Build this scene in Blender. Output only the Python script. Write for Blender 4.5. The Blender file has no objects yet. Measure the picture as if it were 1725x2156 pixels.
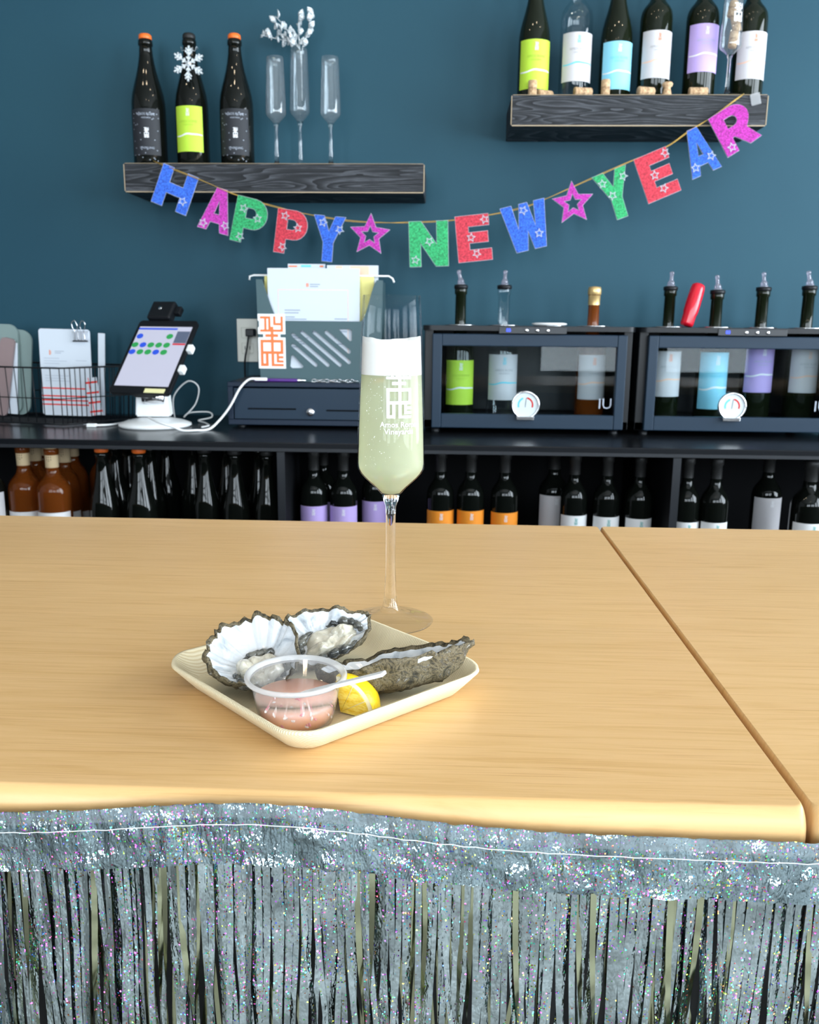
import bpy, bmesh, math, random
from mathutils import Vector, Matrix, noise
S = bpy.context.scene
COL = S.collection
rnd = random.Random(7)
PI = math.pi

# ------------------------------------------------------------------ camera
F, PITCH, YAW, ROLL = 1850.0, 0.21177, 0.03982, 0.00952
BAR = 0.96
CAM = Vector((0, 0, BAR + 0.2322))
_r = Vector((math.cos(YAW), math.sin(YAW), 0)); _f = Vector((-math.sin(YAW), math.cos(YAW), 0)); _u = Vector((0, 0, 1))
FW = _f * math.cos(PITCH) - _u * math.sin(PITCH); _u2 = _u * math.cos(PITCH) + _f * math.sin(PITCH)
RT = _r * math.cos(ROLL) + _u2 * math.sin(ROLL); UP = _u2 * math.cos(ROLL) - _r * math.sin(ROLL)
def P(px, py, y=None, z=None, x=None):
    d = FW * F + RT * (px - 862.5) + UP * (1078 - py)
    if y is not None: t = y / d.y
    elif z is not None: t = (z - CAM.z) / d.z
    else: t = x / d.x
    return CAM + d * t
cd = bpy.data.cameras.new('camera'); cam = bpy.data.objects.new('camera', cd); COL.objects.link(cam)
m = Matrix((RT, UP, -FW)).transposed().to_4x4(); m.translation = CAM; cam.matrix_world = m
cd.sensor_fit = 'HORIZONTAL'; cd.sensor_width = 36; cd.lens = F / 1725 * 36; cd.clip_start = 0.01
cd.dof.use_dof = True; cd.dof.focus_distance = 0.58; cd.dof.aperture_fstop = 26
S.camera = cam

# ------------------------------------------------------------------ world, light, exposure
vs = S.view_settings
vs.view_transform = 'Standard'; vs.look = 'None'; vs.gamma = 1.0; vs.use_curve_mapping = False; vs.exposure = 0.48
W = bpy.data.worlds.new('sky'); S.world = W; W.use_nodes = True
W.node_tree.nodes['Background'].inputs[0].default_value = (0.80, 0.91, 1.0, 1)
W.node_tree.nodes['Background'].inputs[1].default_value = 11.0
XL, XR, YF, YB, ZC = -4.2, 2.9, -3.4, 2.60, 3.3      # the room
def portal(loc, rot, sx, sy):
    l = bpy.data.lights.new('window_light', 'AREA'); l.shape = 'RECTANGLE'; l.size = sx; l.size_y = sy
    l.cycles.is_portal = True
    o = bpy.data.objects.new('window_light', l); COL.objects.link(o); o.location = loc; o.rotation_euler = rot
WINF = [(-2.0, -1.1), (-.8, .0), (.8, 1.6), (1.9, 2.7)]          # openings in the wall behind the viewer
WINR = [(-2.2, -.6), (-.1, 2.1)]           # openings in the wall on the right
WZ0, WZ1 = 0.75, 2.75
for a, b in WINF: portal(((a + b) / 2, YF - 0.05, (WZ0 + WZ1) / 2), (PI / 2, 0, 0), b - a, WZ1 - WZ0)
for a, b in WINR: portal((XR + 0.05, (a + b) / 2, (WZ0 + WZ1) / 2), (PI / 2, 0, PI / 2), b - a, WZ1 - WZ0)

# ------------------------------------------------------------------ materials
MATS = {}
def mat(name, col=(.5, .5, .5), rough=.5, metal=0., spec=.5, trans=0., ior=1.45, emit=None, es=1., coat=0., sss=0.):
    m = bpy.data.materials.new(name); m.use_nodes = True
    b = m.node_tree.nodes['Principled BSDF']; I = b.inputs
    I['Base Color'].default_value = (*col, 1); I['Roughness'].default_value = rough; I['Metallic'].default_value = metal
    I['Specular IOR Level'].default_value = spec; I['Transmission Weight'].default_value = trans; I['IOR'].default_value = ior
    I['Coat Weight'].default_value = coat; I['Coat Roughness'].default_value = .05
    if sss: I['Subsurface Weight'].default_value = sss; I['Subsurface Radius'].default_value = (.01, .008, .006); I['Subsurface Scale'].default_value = .5
    if emit: I['Emission Color'].default_value = (*emit, 1); I['Emission Strength'].default_value = es
    MATS[name] = m
    return m
def N(m): return m.node_tree.nodes
def LK(m, a, b): m.node_tree.links.new(a, b)
def node(m, t, **kw):
    n = N(m).new(t)
    for k, v in kw.items():
        if k in n.inputs: n.inputs[k].default_value = v
        else: setattr(n, k, v)
    return n
def BS(m): return N(m)['Principled BSDF']
def coords(m, scale=(1, 1, 1), rot=(0, 0, 0), kind='Object'):
    t = node(m, 'ShaderNodeTexCoord'); mp = node(m, 'ShaderNodeMapping'); mp.inputs['Scale'].default_value = scale; mp.inputs['Rotation'].default_value = rot
    LK(m, t.outputs[kind], mp.inputs['Vector']); return mp.outputs['Vector']
def ramp(m, fac, stops):
    r = node(m, 'ShaderNodeValToRGB'); e = r.color_ramp.elements
    while len(e) > 1: e.remove(e[-1])
    e[0].position = stops[0][0]; e[0].color = (*stops[0][1], 1)
    for p, c in stops[1:]:
        k = e.new(p); k.color = (*c, 1)
    LK(m, fac, r.inputs['Fac']); return r.outputs['Color']
def tex_noise(m, vec, scale=5, detail=4, rough=.6, dist=0.):
    n = node(m, 'ShaderNodeTexNoise'); n.inputs['Scale'].default_value = scale; n.inputs['Detail'].default_value = detail
    n.inputs['Roughness'].default_value = rough; n.inputs['Distortion'].default_value = dist
    LK(m, vec, n.inputs['Vector']); return n.outputs['Fac']
def bump(m, h, strength=.3, dist=.001):
    b = node(m, 'ShaderNodeBump'); b.inputs['Strength'].default_value = strength; b.inputs['Distance'].default_value = dist
    LK(m, h, b.inputs['Height']); LK(m, b.outputs['Normal'], BS(m).inputs['Normal']); return b
def thin_glass(name, tint=(1, 1, 1), rough=.0, milk=0., milk_col=(.9, .9, .9), ior=1.5):
    """a thin wall of glass or clear plastic: straight-through plus Fresnel reflection, optionally milky"""
    m = bpy.data.materials.new(name); m.use_nodes = True; nt = m.node_tree; nt.nodes.clear()
    o = nt.nodes.new('ShaderNodeOutputMaterial'); t = nt.nodes.new('ShaderNodeBsdfTransparent'); g = nt.nodes.new('ShaderNodeBsdfGlossy')
    t.inputs[0].default_value = (*tint, 1); g.inputs['Roughness'].default_value = rough
    f = nt.nodes.new('ShaderNodeFresnel')           # same reflectance from either side of the thin wall
    ge = nt.nodes.new('ShaderNodeNewGeometry'); mr_ = nt.nodes.new('ShaderNodeMapRange'); mr_.inputs['To Min'].default_value = ior; mr_.inputs['To Max'].default_value = 1 / ior
    nt.links.new(ge.outputs['Backfacing'], mr_.inputs['Value']); nt.links.new(mr_.outputs[0], f.inputs['IOR'])
    mx = nt.nodes.new('ShaderNodeMixShader'); nt.links.new(f.outputs[0], mx.inputs[0]); nt.links.new(g.outputs[0], mx.inputs[2])
    src = t.outputs[0]
    if milk:
        d = nt.nodes.new('ShaderNodeBsdfDiffuse'); d.inputs[0].default_value = (*milk_col, 1)
        tr = nt.nodes.new('ShaderNodeBsdfTranslucent'); tr.inputs[0].default_value = (*milk_col, 1)
        m0 = nt.nodes.new('ShaderNodeMixShader'); m0.inputs[0].default_value = .5; nt.links.new(d.outputs[0], m0.inputs[1]); nt.links.new(tr.outputs[0], m0.inputs[2])
        m1 = nt.nodes.new('ShaderNodeMixShader'); m1.inputs[0].default_value = milk
        nt.links.new(t.outputs[0], m1.inputs[1]); nt.links.new(m0.outputs[0], m1.inputs[2]); src = m1.outputs[0]
    nt.links.new(src, mx.inputs[1]); nt.links.new(mx.outputs[0], o.inputs[0]); MATS[name] = m
    return m

m = mat('wall_paint', (.020, .078, .118), .55, spec=.22)
v = coords(m); bump(m, tex_noise(m, v, 220, 3), .12, .0006)
LK(m, ramp(m, tex_noise(m, v, 1.3, 3), [(.3, (.0150, .060, .090)), (.7, (.0190, .071, .101))]), BS(m).inputs['Base Color'])
mat('white_paint', (.34, .34, .34), .7)
mat('ceiling_paint', (.40, .40, .39), .8)
m = mat('concrete', (.3, .3, .29), .35)
LK(m, ramp(m, tex_noise(m, coords(m), 2.0, 6), [(.3, (.22, .22, .21)), (.7, (.36, .36, .35))]), BS(m).inputs['Base Color'])
mat('frame_dark', (.02, .022, .025), .4)

def maple(name, shift):
    m = mat(name, (.7, .45, .2), .33, spec=.4)
    v = coords(m, (1.2, 26, 1)); g1 = tex_noise(m, v, 6, 8, .62, 1.2)
    v2 = coords(m, (2.0, 150, 1)); g2 = tex_noise(m, v2, 5, 3, .6)
    c1 = ramp(m, g1, [(.28, (.61, .355, .135)), (.46, (.70, .435, .19)), (.62, (.735, .465, .215)), (.8, (.665, .40, .165))])
    c2 = ramp(m, g2, [(.30, (.80, .72, .64)), (.42, (1, 1, 1))])
    mx = node(m, 'ShaderNodeMixRGB', blend_type='MULTIPLY'); mx.inputs[0].default_value = .8; LK(m, c1, mx.inputs[1]); LK(m, c2, mx.inputs[2])
    # board tone: wide glued-up staves running along the bar
    vb = coords(m, (1, 1, 1)); sp = node(m, 'ShaderNodeSeparateXYZ'); LK(m, vb, sp.inputs[0])
    mu = node(m, 'ShaderNodeMath', operation='MULTIPLY'); mu.inputs[1].default_value = 6.3; LK(m, sp.outputs['Y'], mu.inputs[0])
    ad = node(m, 'ShaderNodeMath', operation='ADD'); ad.inputs[1].default_value = shift; LK(m, mu.outputs[0], ad.inputs[0])
    fl = node(m, 'ShaderNodeMath', operation='FLOOR'); LK(m, ad.outputs[0], fl.inputs[0])
    wn = node(m, 'ShaderNodeTexWhiteNoise', noise_dimensions='1D'); LK(m, fl.outputs[0], wn.inputs['W'])
    tone = ramp(m, wn.outputs['Value'], [(0, (.94, .93, .91)), (1, (1, 1, 1))])
    mx2 = node(m, 'ShaderNodeMixRGB', blend_type='MULTIPLY'); mx2.inputs[0].default_value = 1; LK(m, mx.outputs[0], mx2.inputs[1]); LK(m, tone, mx2.inputs[2])
    LK(m, mx2.outputs[0], BS(m).inputs['Base Color']); bump(m, g2, .05, .0004)
maple('maple', .3); maple('maple_b', 11.7)
mat('bar_edge_dark', (.12, .045, .015), .6)
mat('bar_base', (.03, .03, .03), .6)

def charred(name, off):
    m = mat(name, (.03, .03, .035), .6, spec=.3)
    v = coords(m, (1, 1, 1)); mp = node(m, 'ShaderNodeMapping'); mp.inputs['Location'].default_value = off; mp.inputs['Scale'].default_value = (.55, 1, 7.5); LK(m, v, mp.inputs['Vector'])
    n0 = tex_noise(m, mp.outputs[0], 2.6, 2, .5, .3)
    mu = node(m, 'ShaderNodeMath', operation='MULTIPLY'); mu.inputs[1].default_value = 26; LK(m, n0, mu.inputs[0])
    fr = node(m, 'ShaderNodeMath', operation='FRACT'); LK(m, mu.outputs[0], fr.inputs[0])
    fine = tex_noise(m, coords(m, (6, 6, 120)), 4, 3, .6)
    mxf = node(m, 'ShaderNodeMath', operation='MULTIPLY'); LK(m, fr.outputs[0], mxf.inputs[0]); LK(m, fine, mxf.inputs[1])
    c = ramp(m, mxf.outputs[0], [(.0, (.008, .009, .011)), (.25, (.020, .022, .026)), (.55, (.075, .080, .092))])
    LK(m, c, BS(m).inputs['Base Color']); bump(m, fr.outputs[0], .35, .0015)
charred('charred_wood', (0, 0, 0)); charred('charred_wood_b', (3.3, 1.2, 4.6))
mat('worn_edge', (.42, .33, .22), .7)
mat('black_laminate', (.006, .007, .009), .25, spec=.35)
mat('black_matte', (.004, .0045, .006), .7, spec=.2)
mat('edge_band', (.015, .017, .021), .4); mat('ink_line', (.26, .31, .40), .7)
mat('black_glass', (.004, .005, .004), .04, spec=.4)
mat('green_glass', (.006, .009, .004), .04, spec=.4)
thin_glass('clear_glass', (.93, .96, .97), 0.0, ior=1.6)
thin_glass('pane_glass', (.86, .90, .91), 0.0, ior=1.22)
thin_glass('bowl_glass', (.985, .992, .995), 0.0, ior=1.16)
thin_glass('cup_plastic', (.97, .97, .98), .08, milk=.10, ior=1.45); thin_glass('cup_rim', (.97, .97, .98), .1, milk=.5, ior=1.45); thin_glass('shelf_glass', (.95, .97, .98), .0, milk=.05, ior=1.6)
thin_glass('clip_plastic', (.95, .97, 1), .1, milk=.35, ior=1.45)
thin_glass('tape', (.96, .98, 1), .12, milk=.10, ior=1.5)
mat('solid_glass', (1, 1, 1), 0.0, trans=1, ior=1.5)
mat('amber', (.30, .075, .012), .03, trans=.6, ior=1.36)
mat('plastic_white', (.86, .87, .87), .3)
mat('plastic_black', (.007, .008, .010), .38, spec=.3)
mat('navy_metal', (.007, .016, .034), .45, spec=.3)
mat('navy_metal_front', (.009, .024, .045), .45, spec=.3)
mat('chrome', (.8, .8, .82), .15, metal=1)
mat('orange_cap', (.85, .16, .02), .4)
mat('black_cap', (.012, .012, .012), .5)
m = mat('cork', (.56, .36, .20), .8)
LK(m, ramp(m, tex_noise(m, coords(m), 160, 4), [(.35, (.38, .22, .11)), (.55, (.62, .42, .25))]), BS(m).inputs['Base Color'])
mat('wood_cork', (.72, .55, .33), .7)
mat('cork_print', (.16, .09, .05), .8)
for n_, c in dict(lime=(.48, .72, .05), grey_paper=(.62, .60, .62), aqua=(.26, .66, .83), lilac=(.50, .37, .74), orange=(.93, .30, .02), black_label=(.016, .018, .024), white_paper=(.82, .82, .83), lilac_dim=(.36, .30, .62)).items():
    m = mat('paper_' + n_, c, .6)
mat('ink_grey', (.40, .40, .42), .7); mat('ink_white', (.85, .86, .88), .6); mat('ink_black', (.03, .03, .035), .7); mat('ink_orange', (.80, .20, .06), .7)
mat('ink_aqua', (.15, .62, .75), .7); mat('ink_teal', (.05, .35, .33), .7); mat('ink_red', (.75, .03, .02), .7); mat('ink_blue', (.02, .06, .55), .6); mat('ink_green', (.02, .28, .06), .6)
mat('ink_peach', (.88, .55, .40), .7); mat('ink_pale', (.40, .44, .52), .7); mat('ink_lime', (.34, .55, .04), .7)
mat('paper', (.60, .65, .72), .75); mat('paper_yellow', (.80, .74, .26), .6); mat('post_it', (.85, .80, .42), .7)
mat('sage_plastic', (.045, .092, .105), .5); mat('clip_board_sage', (.20, .27, .26), .5); mat('mauve_plastic', (.25, .18, .18), .45)
mat('ivory', (.66, .66, .60), .45)
mat('purple', (.08, .02, .20), .3); mat('red_gloss', (.62, .008, .025), .22, coat=.3)
mat('gold_string', (.62, .40, .10), .35, metal=.7)
mat('gold_foil', (.72, .50, .22), .35, metal=.6)
mat('silver_edge', (.34, .36, .40), .45, metal=.5)
mat('screen_white', (.22, .22, .26), .3, emit=(.66, .68, .86), es=.42)
mat('screen_blue', (.02, .05, .4), .3, emit=(.02, .08, .50), es=.5)
mat('screen_green', (.02, .2, .05), .3, emit=(.02, .24, .07), es=.5)
mat('screen_grey', (.05, .06, .09), .3, emit=(.10, .13, .20), es=.5)
mat('screen_red', (.3, .02, .03), .3, emit=(.55, .03, .05), es=.5)
mat('led_blue', (.01, .02, .6), .3, emit=(.02, .06, 1), es=2.0)
mat('lamp_glow', (1, 1, 1), .5, emit=(1, .80, .55), es=85)

def glitter(name, c, dark):
    m = mat(name, c, .45, metal=.25)
    vo = node(m, 'ShaderNodeTexVoronoi'); vo.inputs['Scale'].default_value = 520; LK(m, coords(m), vo.inputs['Vector'])
    sp = node(m, 'ShaderNodeSeparateColor'); LK(m, vo.outputs['Color'], sp.inputs[0])
    li = tuple(min(1, x * 1.45 + .012) for x in c)
    cc = ramp(m, sp.outputs[0], [(0, dark), (.5, c), (.95, li)])
    LK(m, cc, BS(m).inputs['Base Color']); bump(m, sp.outputs[1], .7, .0006)
glitter('glitter_blue', (.007, .085, .46), (.003, .03, .24)); glitter('glitter_magenta', (.36, .008, .27), (.17, .003, .13))
glitter('glitter_green', (.008, .29, .09), (.004, .13, .04)); glitter('glitter_red', (.45, .014, .035), (.22, .005, .016))
glitter('glitter_silver', (.62, .66, .68), (.30, .33, .35))

def foil(name, hue_amt, dotty, base, crumple):
    """holographic foil: bright metal, tiny embossed cells, some tilted their own way and tinted by diffraction"""
    m = mat(name, base, .14, metal=1)
    ge = node(m, 'ShaderNodeNewGeometry'); vec = ge.outputs['Position']
    vo = node(m, 'ShaderNodeTexVoronoi'); vo.inputs['Scale'].default_value = dotty; LK(m, vec, vo.inputs['Vector'])
    sp = node(m, 'ShaderNodeSeparateColor'); LK(m, vo.outputs['Color'], sp.inputs[0])
    # patches where the hologram fires, with plain foil between
    pn = tex_noise(m, vec, 26, 2, .5)
    th = node(m, 'ShaderNodeMapRange'); th.inputs['From Min'].default_value = .36; th.inputs['From Max'].default_value = .68; th.inputs['To Min'].default_value = .97; th.inputs['To Max'].default_value = 1 - hue_amt; LK(m, pn, th.inputs['Value'])
    msk = node(m, 'ShaderNodeMath', operation='GREATER_THAN'); LK(m, sp.outputs[1], msk.inputs[0]); LK(m, th.outputs[0], msk.inputs[1])
    dd = node(m, 'ShaderNodeMath', operation='LESS_THAN'); LK(m, vo.outputs['Distance'], dd.inputs[0]); dd.inputs[1].default_value = .42
    mm_ = node(m, 'ShaderNodeMath', operation='MULTIPLY'); LK(m, msk.outputs[0], mm_.inputs[0]); LK(m, dd.outputs[0], mm_.inputs[1])
    hsv = node(m, 'ShaderNodeCombineColor', mode='HSV'); LK(m, sp.outputs[0], hsv.inputs[0]); hsv.inputs[1].default_value = .88; hsv.inputs[2].default_value = .8
    bc = ramp(m, tex_noise(m, vec, 38, 3, .6), [(.35, tuple(x * .62 for x in base)), (.65, tuple(x * 1.15 for x in base))])
    mx = node(m, 'ShaderNodeMixRGB'); LK(m, mm_.outputs[0], mx.inputs[0]); LK(m, bc, mx.inputs[1]); LK(m, hsv.outputs[0], mx.inputs[2])
    LK(m, mx.outputs[0], BS(m).inputs['Base Color'])
    mpv = node(m, 'ShaderNodeMapping'); mpv.inputs['Scale'].default_value = (1, 1, .4); LK(m, vec, mpv.inputs['Vector']); n1 = tex_noise(m, mpv.outputs[0], 95, 4, .65)
    b1 = node(m, 'ShaderNodeBump'); b1.inputs['Strength'].default_value = 1.0; b1.inputs['Distance'].default_value = crumple; LK(m, n1, b1.inputs['Height'])
    sub = node(m, 'ShaderNodeVectorMath', operation='SUBTRACT'); LK(m, vo.outputs['Color'], sub.inputs[0]); sub.inputs[1].default_value = (.5, .6, .3)
    kk = node(m, 'ShaderNodeMath', operation='MULTIPLY_ADD'); LK(m, mm_.outputs[0], kk.inputs[0]); kk.inputs[1].default_value = .75; kk.inputs[2].default_value = .10
    sc = node(m, 'ShaderNodeVectorMath', operation='SCALE'); LK(m, sub.outputs[0], sc.inputs[0]); LK(m, kk.outputs[0], sc.inputs['Scale'])
    ad = node(m, 'ShaderNodeVectorMath', operation='ADD'); LK(m, b1.outputs['Normal'], ad.inputs[0]); LK(m, sc.outputs[0], ad.inputs[1])
    nn = node(m, 'ShaderNodeVectorMath', operation='NORMALIZE'); LK(m, ad.outputs[0], nn.inputs[0])
    LK(m, nn.outputs[0], BS(m).inputs['Normal'])
foil('foil_band', .80, 880, (.40, .51, .55), .0050); foil('foil_strand', .50, 900, (.44, .51, .52), .0020)
mat('foil_plain', (.36, .37, .24), .16, metal=1)

m = mat('palm_leaf', (.76, .62, .40), .6)
w = node(m, 'ShaderNodeTexWave', wave_type='BANDS', bands_direction='X'); w.inputs['Scale'].default_value = 210; w.inputs['Distortion'].default_value = 2.5; w.inputs['Detail'].default_value = 2; w.inputs['Detail Scale'].default_value = .3
LK(m, coords(m), w.inputs['Vector'])
LK(m, ramp(m, w.outputs['Fac'], [(0, (.64, .52, .31)), (.35, (.74, .63, .42)), (1, (.79, .70, .50))]), BS(m).inputs['Base Color']); bump(m, w.outputs['Fac'], .35, .0006)
m = mat('nacre', (.82, .83, .85), .22, coat=.4)
LK(m, ramp(m, tex_noise(m, coords(m), 55, 5, .6, 1.), [(.30, (.30, .33, .37)), (.42, (.54, .57, .60)), (.55, (.68, .69, .71)), (.75, (.62, .62, .61))]), BS(m).inputs['Base Color']); bump(m, tex_noise(m, coords(m), 130, 3), .25, .0015)
m = mat('shell_outer', (.2, .18, .13), .6)
LK(m, ramp(m, tex_noise(m, coords(m), 130, 6, .7, 1.5), [(.30, (.010, .012, .010)), (.43, (.045, .036, .018)), (.53, (.17, .135, .075)), (.60, (.035, .026, .013)), (.72, (.44, .42, .36))]), BS(m).inputs['Base Color']); bump(m, tex_noise(m, coords(m), 260, 5), .9, .002)
m = mat('oyster_meat', (.62, .55, .43), .12, coat=.6, sss=.25)
LK(m, ramp(m, tex_noise(m, coords(m), 75, 4, .6, 1.2), [(.3, (.20, .20, .17)), (.45, (.55, .50, .39)), (.6, (.70, .65, .54)), (.8, (.60, .55, .44))]), BS(m).inputs['Base Color'])
m = mat('oyster_mantle', (.05, .055, .055), .15, coat=.5)
LK(m, ramp(m, tex_noise(m, coords(m), 90, 4), [(.35, (.02, .024, .026)), (.6, (.16, .155, .13))]), BS(m).inputs['Base Color'])
m = mat('lemon_rind', (.90, .62, .01), .35); bump(m, tex_noise(m, coords(m), 420, 2), .4, .001)
mat('lemon_pith', (.92, .86, .58), .6)
m = mat('lemon_flesh', (.88, .66, .05), .2, coat=.4, sss=.15)
LK(m, ramp(m, tex_noise(m, coords(m, (1, 3, 3)), 170, 3), [(.35, (.78, .50, .02)), (.6, (.92, .74, .14))]), BS(m).inputs['Base Color'])
m = mat('mignonette', (.85, .36, .22), .15, sss=.6)
g = node(m, 'ShaderNodeSeparateXYZ'); LK(m, coords(m), g.inputs[0])
mr = node(m, 'ShaderNodeMapRange'); mr.inputs['From Min'].default_value = .002; mr.inputs['From Max'].default_value = .017; LK(m, g.outputs['Z'], mr.inputs['Value'])
nz = tex_noise(m, coords(m), 150, 3)
ad = node(m, 'ShaderNodeMath', operation='ADD'); LK(m, mr.outputs[0], ad.inputs[0])
mu = node(m, 'ShaderNodeMath', operation='MULTIPLY_ADD'); LK(m, nz, mu.inputs[0]); mu.inputs[1].default_value = .5; mu.inputs[2].default_value = -.25; LK(m, mu.outputs[0], ad.inputs[1])
LK(m, ramp(m, ad.outputs[0], [(.05, (.97, .38, .08)), (.4, (.96, .46, .24)), (.8, (.95, .54, .42))]), BS(m).inputs['Base Color'])
mat('shallot_white', (.88, .80, .76), .35); mat('shallot_pink', (.78, .25, .30), .35)
mat('foam', (.80, .78, .75), .6, sss=.0)
# sparkling wine: clear liquid hazy with fine bubbles
m = bpy.data.materials.new('sparkling_wine'); m.use_nodes = True; nt = m.node_tree; nt.nodes.clear(); MATS['sparkling_wine'] = m
o_ = nt.nodes.new('ShaderNodeOutputMaterial'); rf = nt.nodes.new('ShaderNodeBsdfRefraction'); rf.inputs['Color'].default_value = (.96, .98, .84, 1); rf.inputs['IOR'].default_value = 1.2; rf.inputs['Roughness'].default_value = .12
df = nt.nodes.new('ShaderNodeBsdfDiffuse'); df.inputs[0].default_value = (.74, .76, .56, 1); tl = nt.nodes.new('ShaderNodeBsdfTranslucent'); tl.inputs[0].default_value = (.90, .92, .68, 1)
mA = nt.nodes.new('ShaderNodeMixShader'); mA.inputs[0].default_value = .45; nt.links.new(df.outputs[0], mA.inputs[1]); nt.links.new(tl.outputs[0], mA.inputs[2])
mB = nt.nodes.new('ShaderNodeMixShader'); mB.inputs[0].default_value = .55; nt.links.new(rf.outputs[0], mB.inputs[1]); nt.links.new(mA.outputs[0], mB.inputs[2]); nt.links.new(mB.outputs[0], o_.inputs[0])

# ------------------------------------------------------------------ mesh helpers
def mk(verts, faces, mats, smooth=False, mi=None, name='mesh'):
    me = bpy.data.meshes.new(name); me.from_pydata([tuple(v) for v in verts], [], faces)
    for mm in ([mats] if isinstance(mats, str) else mats): me.materials.append(MATS[mm])
    if mi: me.polygons.foreach_set('material_index', mi)
    if smooth: me.polygons.foreach_set('use_smooth', [True] * len(me.polygons))
    me.update(); return me
def link(name, me, parent=None, loc=None, rot=None, label=None, kind=None):
    o = bpy.data.objects.new(name, me); COL.objects.link(o)
    if parent: o.parent = parent
    if loc is not None: o.location = loc
    if rot is not None: o.rotation_euler = rot
    if label: o['label'] = label
    if kind: o['kind'] = kind
    return o
def tag(o, label, cat, group=None):
    o['label'] = label; o['category'] = cat
    if group: o['group'] = group
    return o
def thing(name, label, cat, loc=(0, 0, 0), rz=0, group=None, rot=None):
    o = bpy.data.objects.new(name, None); COL.objects.link(o); o.location = loc; o.rotation_euler = rot or (0, 0, rz); o.empty_display_size = .02
    return tag(o, label, cat, group)
def bmfin(bm, mats, smooth=False):
    me = bpy.data.meshes.new('mesh'); bmesh.ops.recalc_face_normals(bm, faces=bm.faces); bm.to_mesh(me); bm.free()
    for mm in ([mats] if isinstance(mats, str) else mats): me.materials.append(MATS[mm])
    if smooth: me.polygons.foreach_set('use_smooth', [True] * len(me.polygons))
    return me
def addbox(bm, x0, x1, y0, y1, z0, z1, bev=0, seg=2):
    vs_ = [bm.verts.new(p) for p in ((x0, y0, z0), (x1, y0, z0), (x1, y1, z0), (x0, y1, z0), (x0, y0, z1), (x1, y0, z1), (x1, y1, z1), (x0, y1, z1))]
    fs = [bm.faces.new([vs_[i] for i in f]) for f in ((3, 2, 1, 0), (4, 5, 6, 7), (0, 1, 5, 4), (1, 2, 6, 5), (2, 3, 7, 6), (3, 0, 4, 7))]
    if bev:
        es = set(e for f in fs for e in f.edges)
        bmesh.ops.bevel(bm, geom=list(es), offset=bev, segments=seg, affect='EDGES', profile=.5)
def box(x0, x1, y0, y1, z0, z1, mt, bev=0, seg=2):
    bm = bmesh.new(); addbox(bm, x0, x1, y0, y1, z0, z1, bev, seg); return bmfin(bm, mt)
def boxes(lst, mt, bev=0):
    bm = bmesh.new()
    for b in lst: addbox(bm, *b, bev)
    return bmfin(bm, mt)
def lathe(prof, seg, mt, mi=None, ang=2 * PI, smooth=True):
    """profile of (r, z); mi is a list with one material index per profile segment"""
    V, Fc, M_ = [], [], []; n = len(prof); idx = []
    for r, z in prof:
        if r < 1e-7: idx.append([len(V)] * seg); V.append((0, 0, z))
        else:
            idx.append(list(range(len(V), len(V) + seg)))
            V += [(r * math.cos(2 * PI * k / seg), r * math.sin(2 * PI * k / seg), z) for k in range(seg)]
    for i in range(n - 1):
        for k in range(seg):
            a, b, c, d = idx[i][k], idx[i][(k + 1) % seg], idx[i + 1][(k + 1) % seg], idx[i + 1][k]
            f = []
            for q in (a, b, c, d):
                if q not in f: f.append(q)
            if len(f) > 2: Fc.append(f); M_.append(mi[i] if mi else 0)
    return mk(V, Fc, mt, smooth, M_ if mi else None)
def tube(pts, r, mt, seg=8, closed=False, rr=None):
    pts = [Vector(p) for p in pts]; n = len(pts); V, Fc = [], []; up = None
    for i, p in enumerate(pts):
        t = (pts[(i + 1) % n if closed else min(i + 1, n - 1)] - pts[(i - 1) % n if closed else max(i - 1, 0)]).normalized()
        if up is None: up = t.orthogonal().normalized()
        up = (up - t * up.dot(t)).normalized(); s = t.cross(up); q = rr[i] if rr else r
        V += [p + up * (q * math.cos(2 * PI * k / seg)) + s * (q * math.sin(2 * PI * k / seg)) for k in range(seg)]
    for i in range(n if closed else n - 1):
        for k in range(seg):
            a = i * seg; b = ((i + 1) % n) * seg; Fc.append((a + k, a + (k + 1) % seg, b + (k + 1) % seg, b + k))
    if not closed: Fc += [tuple(reversed(range(seg))), tuple(range((n - 1) * seg, n * seg))]
    return mk(V, Fc, mt, True)
def catmull(pts, n=8):
    pts = [Vector(p) for p in pts]; out = []
    for i in range(len(pts) - 1):
        p0, p1, p2, p3 = pts[max(i - 1, 0)], pts[i], pts[i + 1], pts[min(i + 2, len(pts) - 1)]
        for k in range(n):
            t = k / n; out.append(.5 * ((2 * p1) + (p2 - p0) * t + (2 * p0 - 5 * p1 + 4 * p2 - p3) * t * t + (3 * p1 - p0 - 3 * p2 + p3) * t ** 3))
    return out + [pts[-1]]
def curve_mesh(cu, mt):
    o = bpy.data.objects.new('tmp', cu); COL.objects.link(o); dg = bpy.context.evaluated_depsgraph_get()
    me = bpy.data.meshes.new_from_object(o.evaluated_get(dg)); bpy.data.objects.remove(o)
    me.materials.clear(); me.materials.append(MATS[mt])
    for v_ in me.vertices: x, y, z = v_.co; v_.co = (x, -z, y)      # stand it up: drawn in X-Z, front towards -Y
    me.update(); return me
def poly(outer, holes, th, mt, off=0, bev=0):
    """flat plate cut to an outline with holes, standing in the X-Z plane"""
    cu = bpy.data.curves.new('outline', 'CURVE'); cu.dimensions = '2D'; cu.fill_mode = 'BOTH'; cu.extrude = th / 2; cu.offset = off; cu.bevel_depth = bev
    for lp in [outer] + list(holes):
        s = cu.splines.new('POLY'); s.points.add(len(lp) - 1); s.use_cyclic_u = True
        for p, q in zip(s.points, lp): p.co = (q[0], q[1], 0, 1)
    return curve_mesh(cu, mt)
_tc = {}
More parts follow.
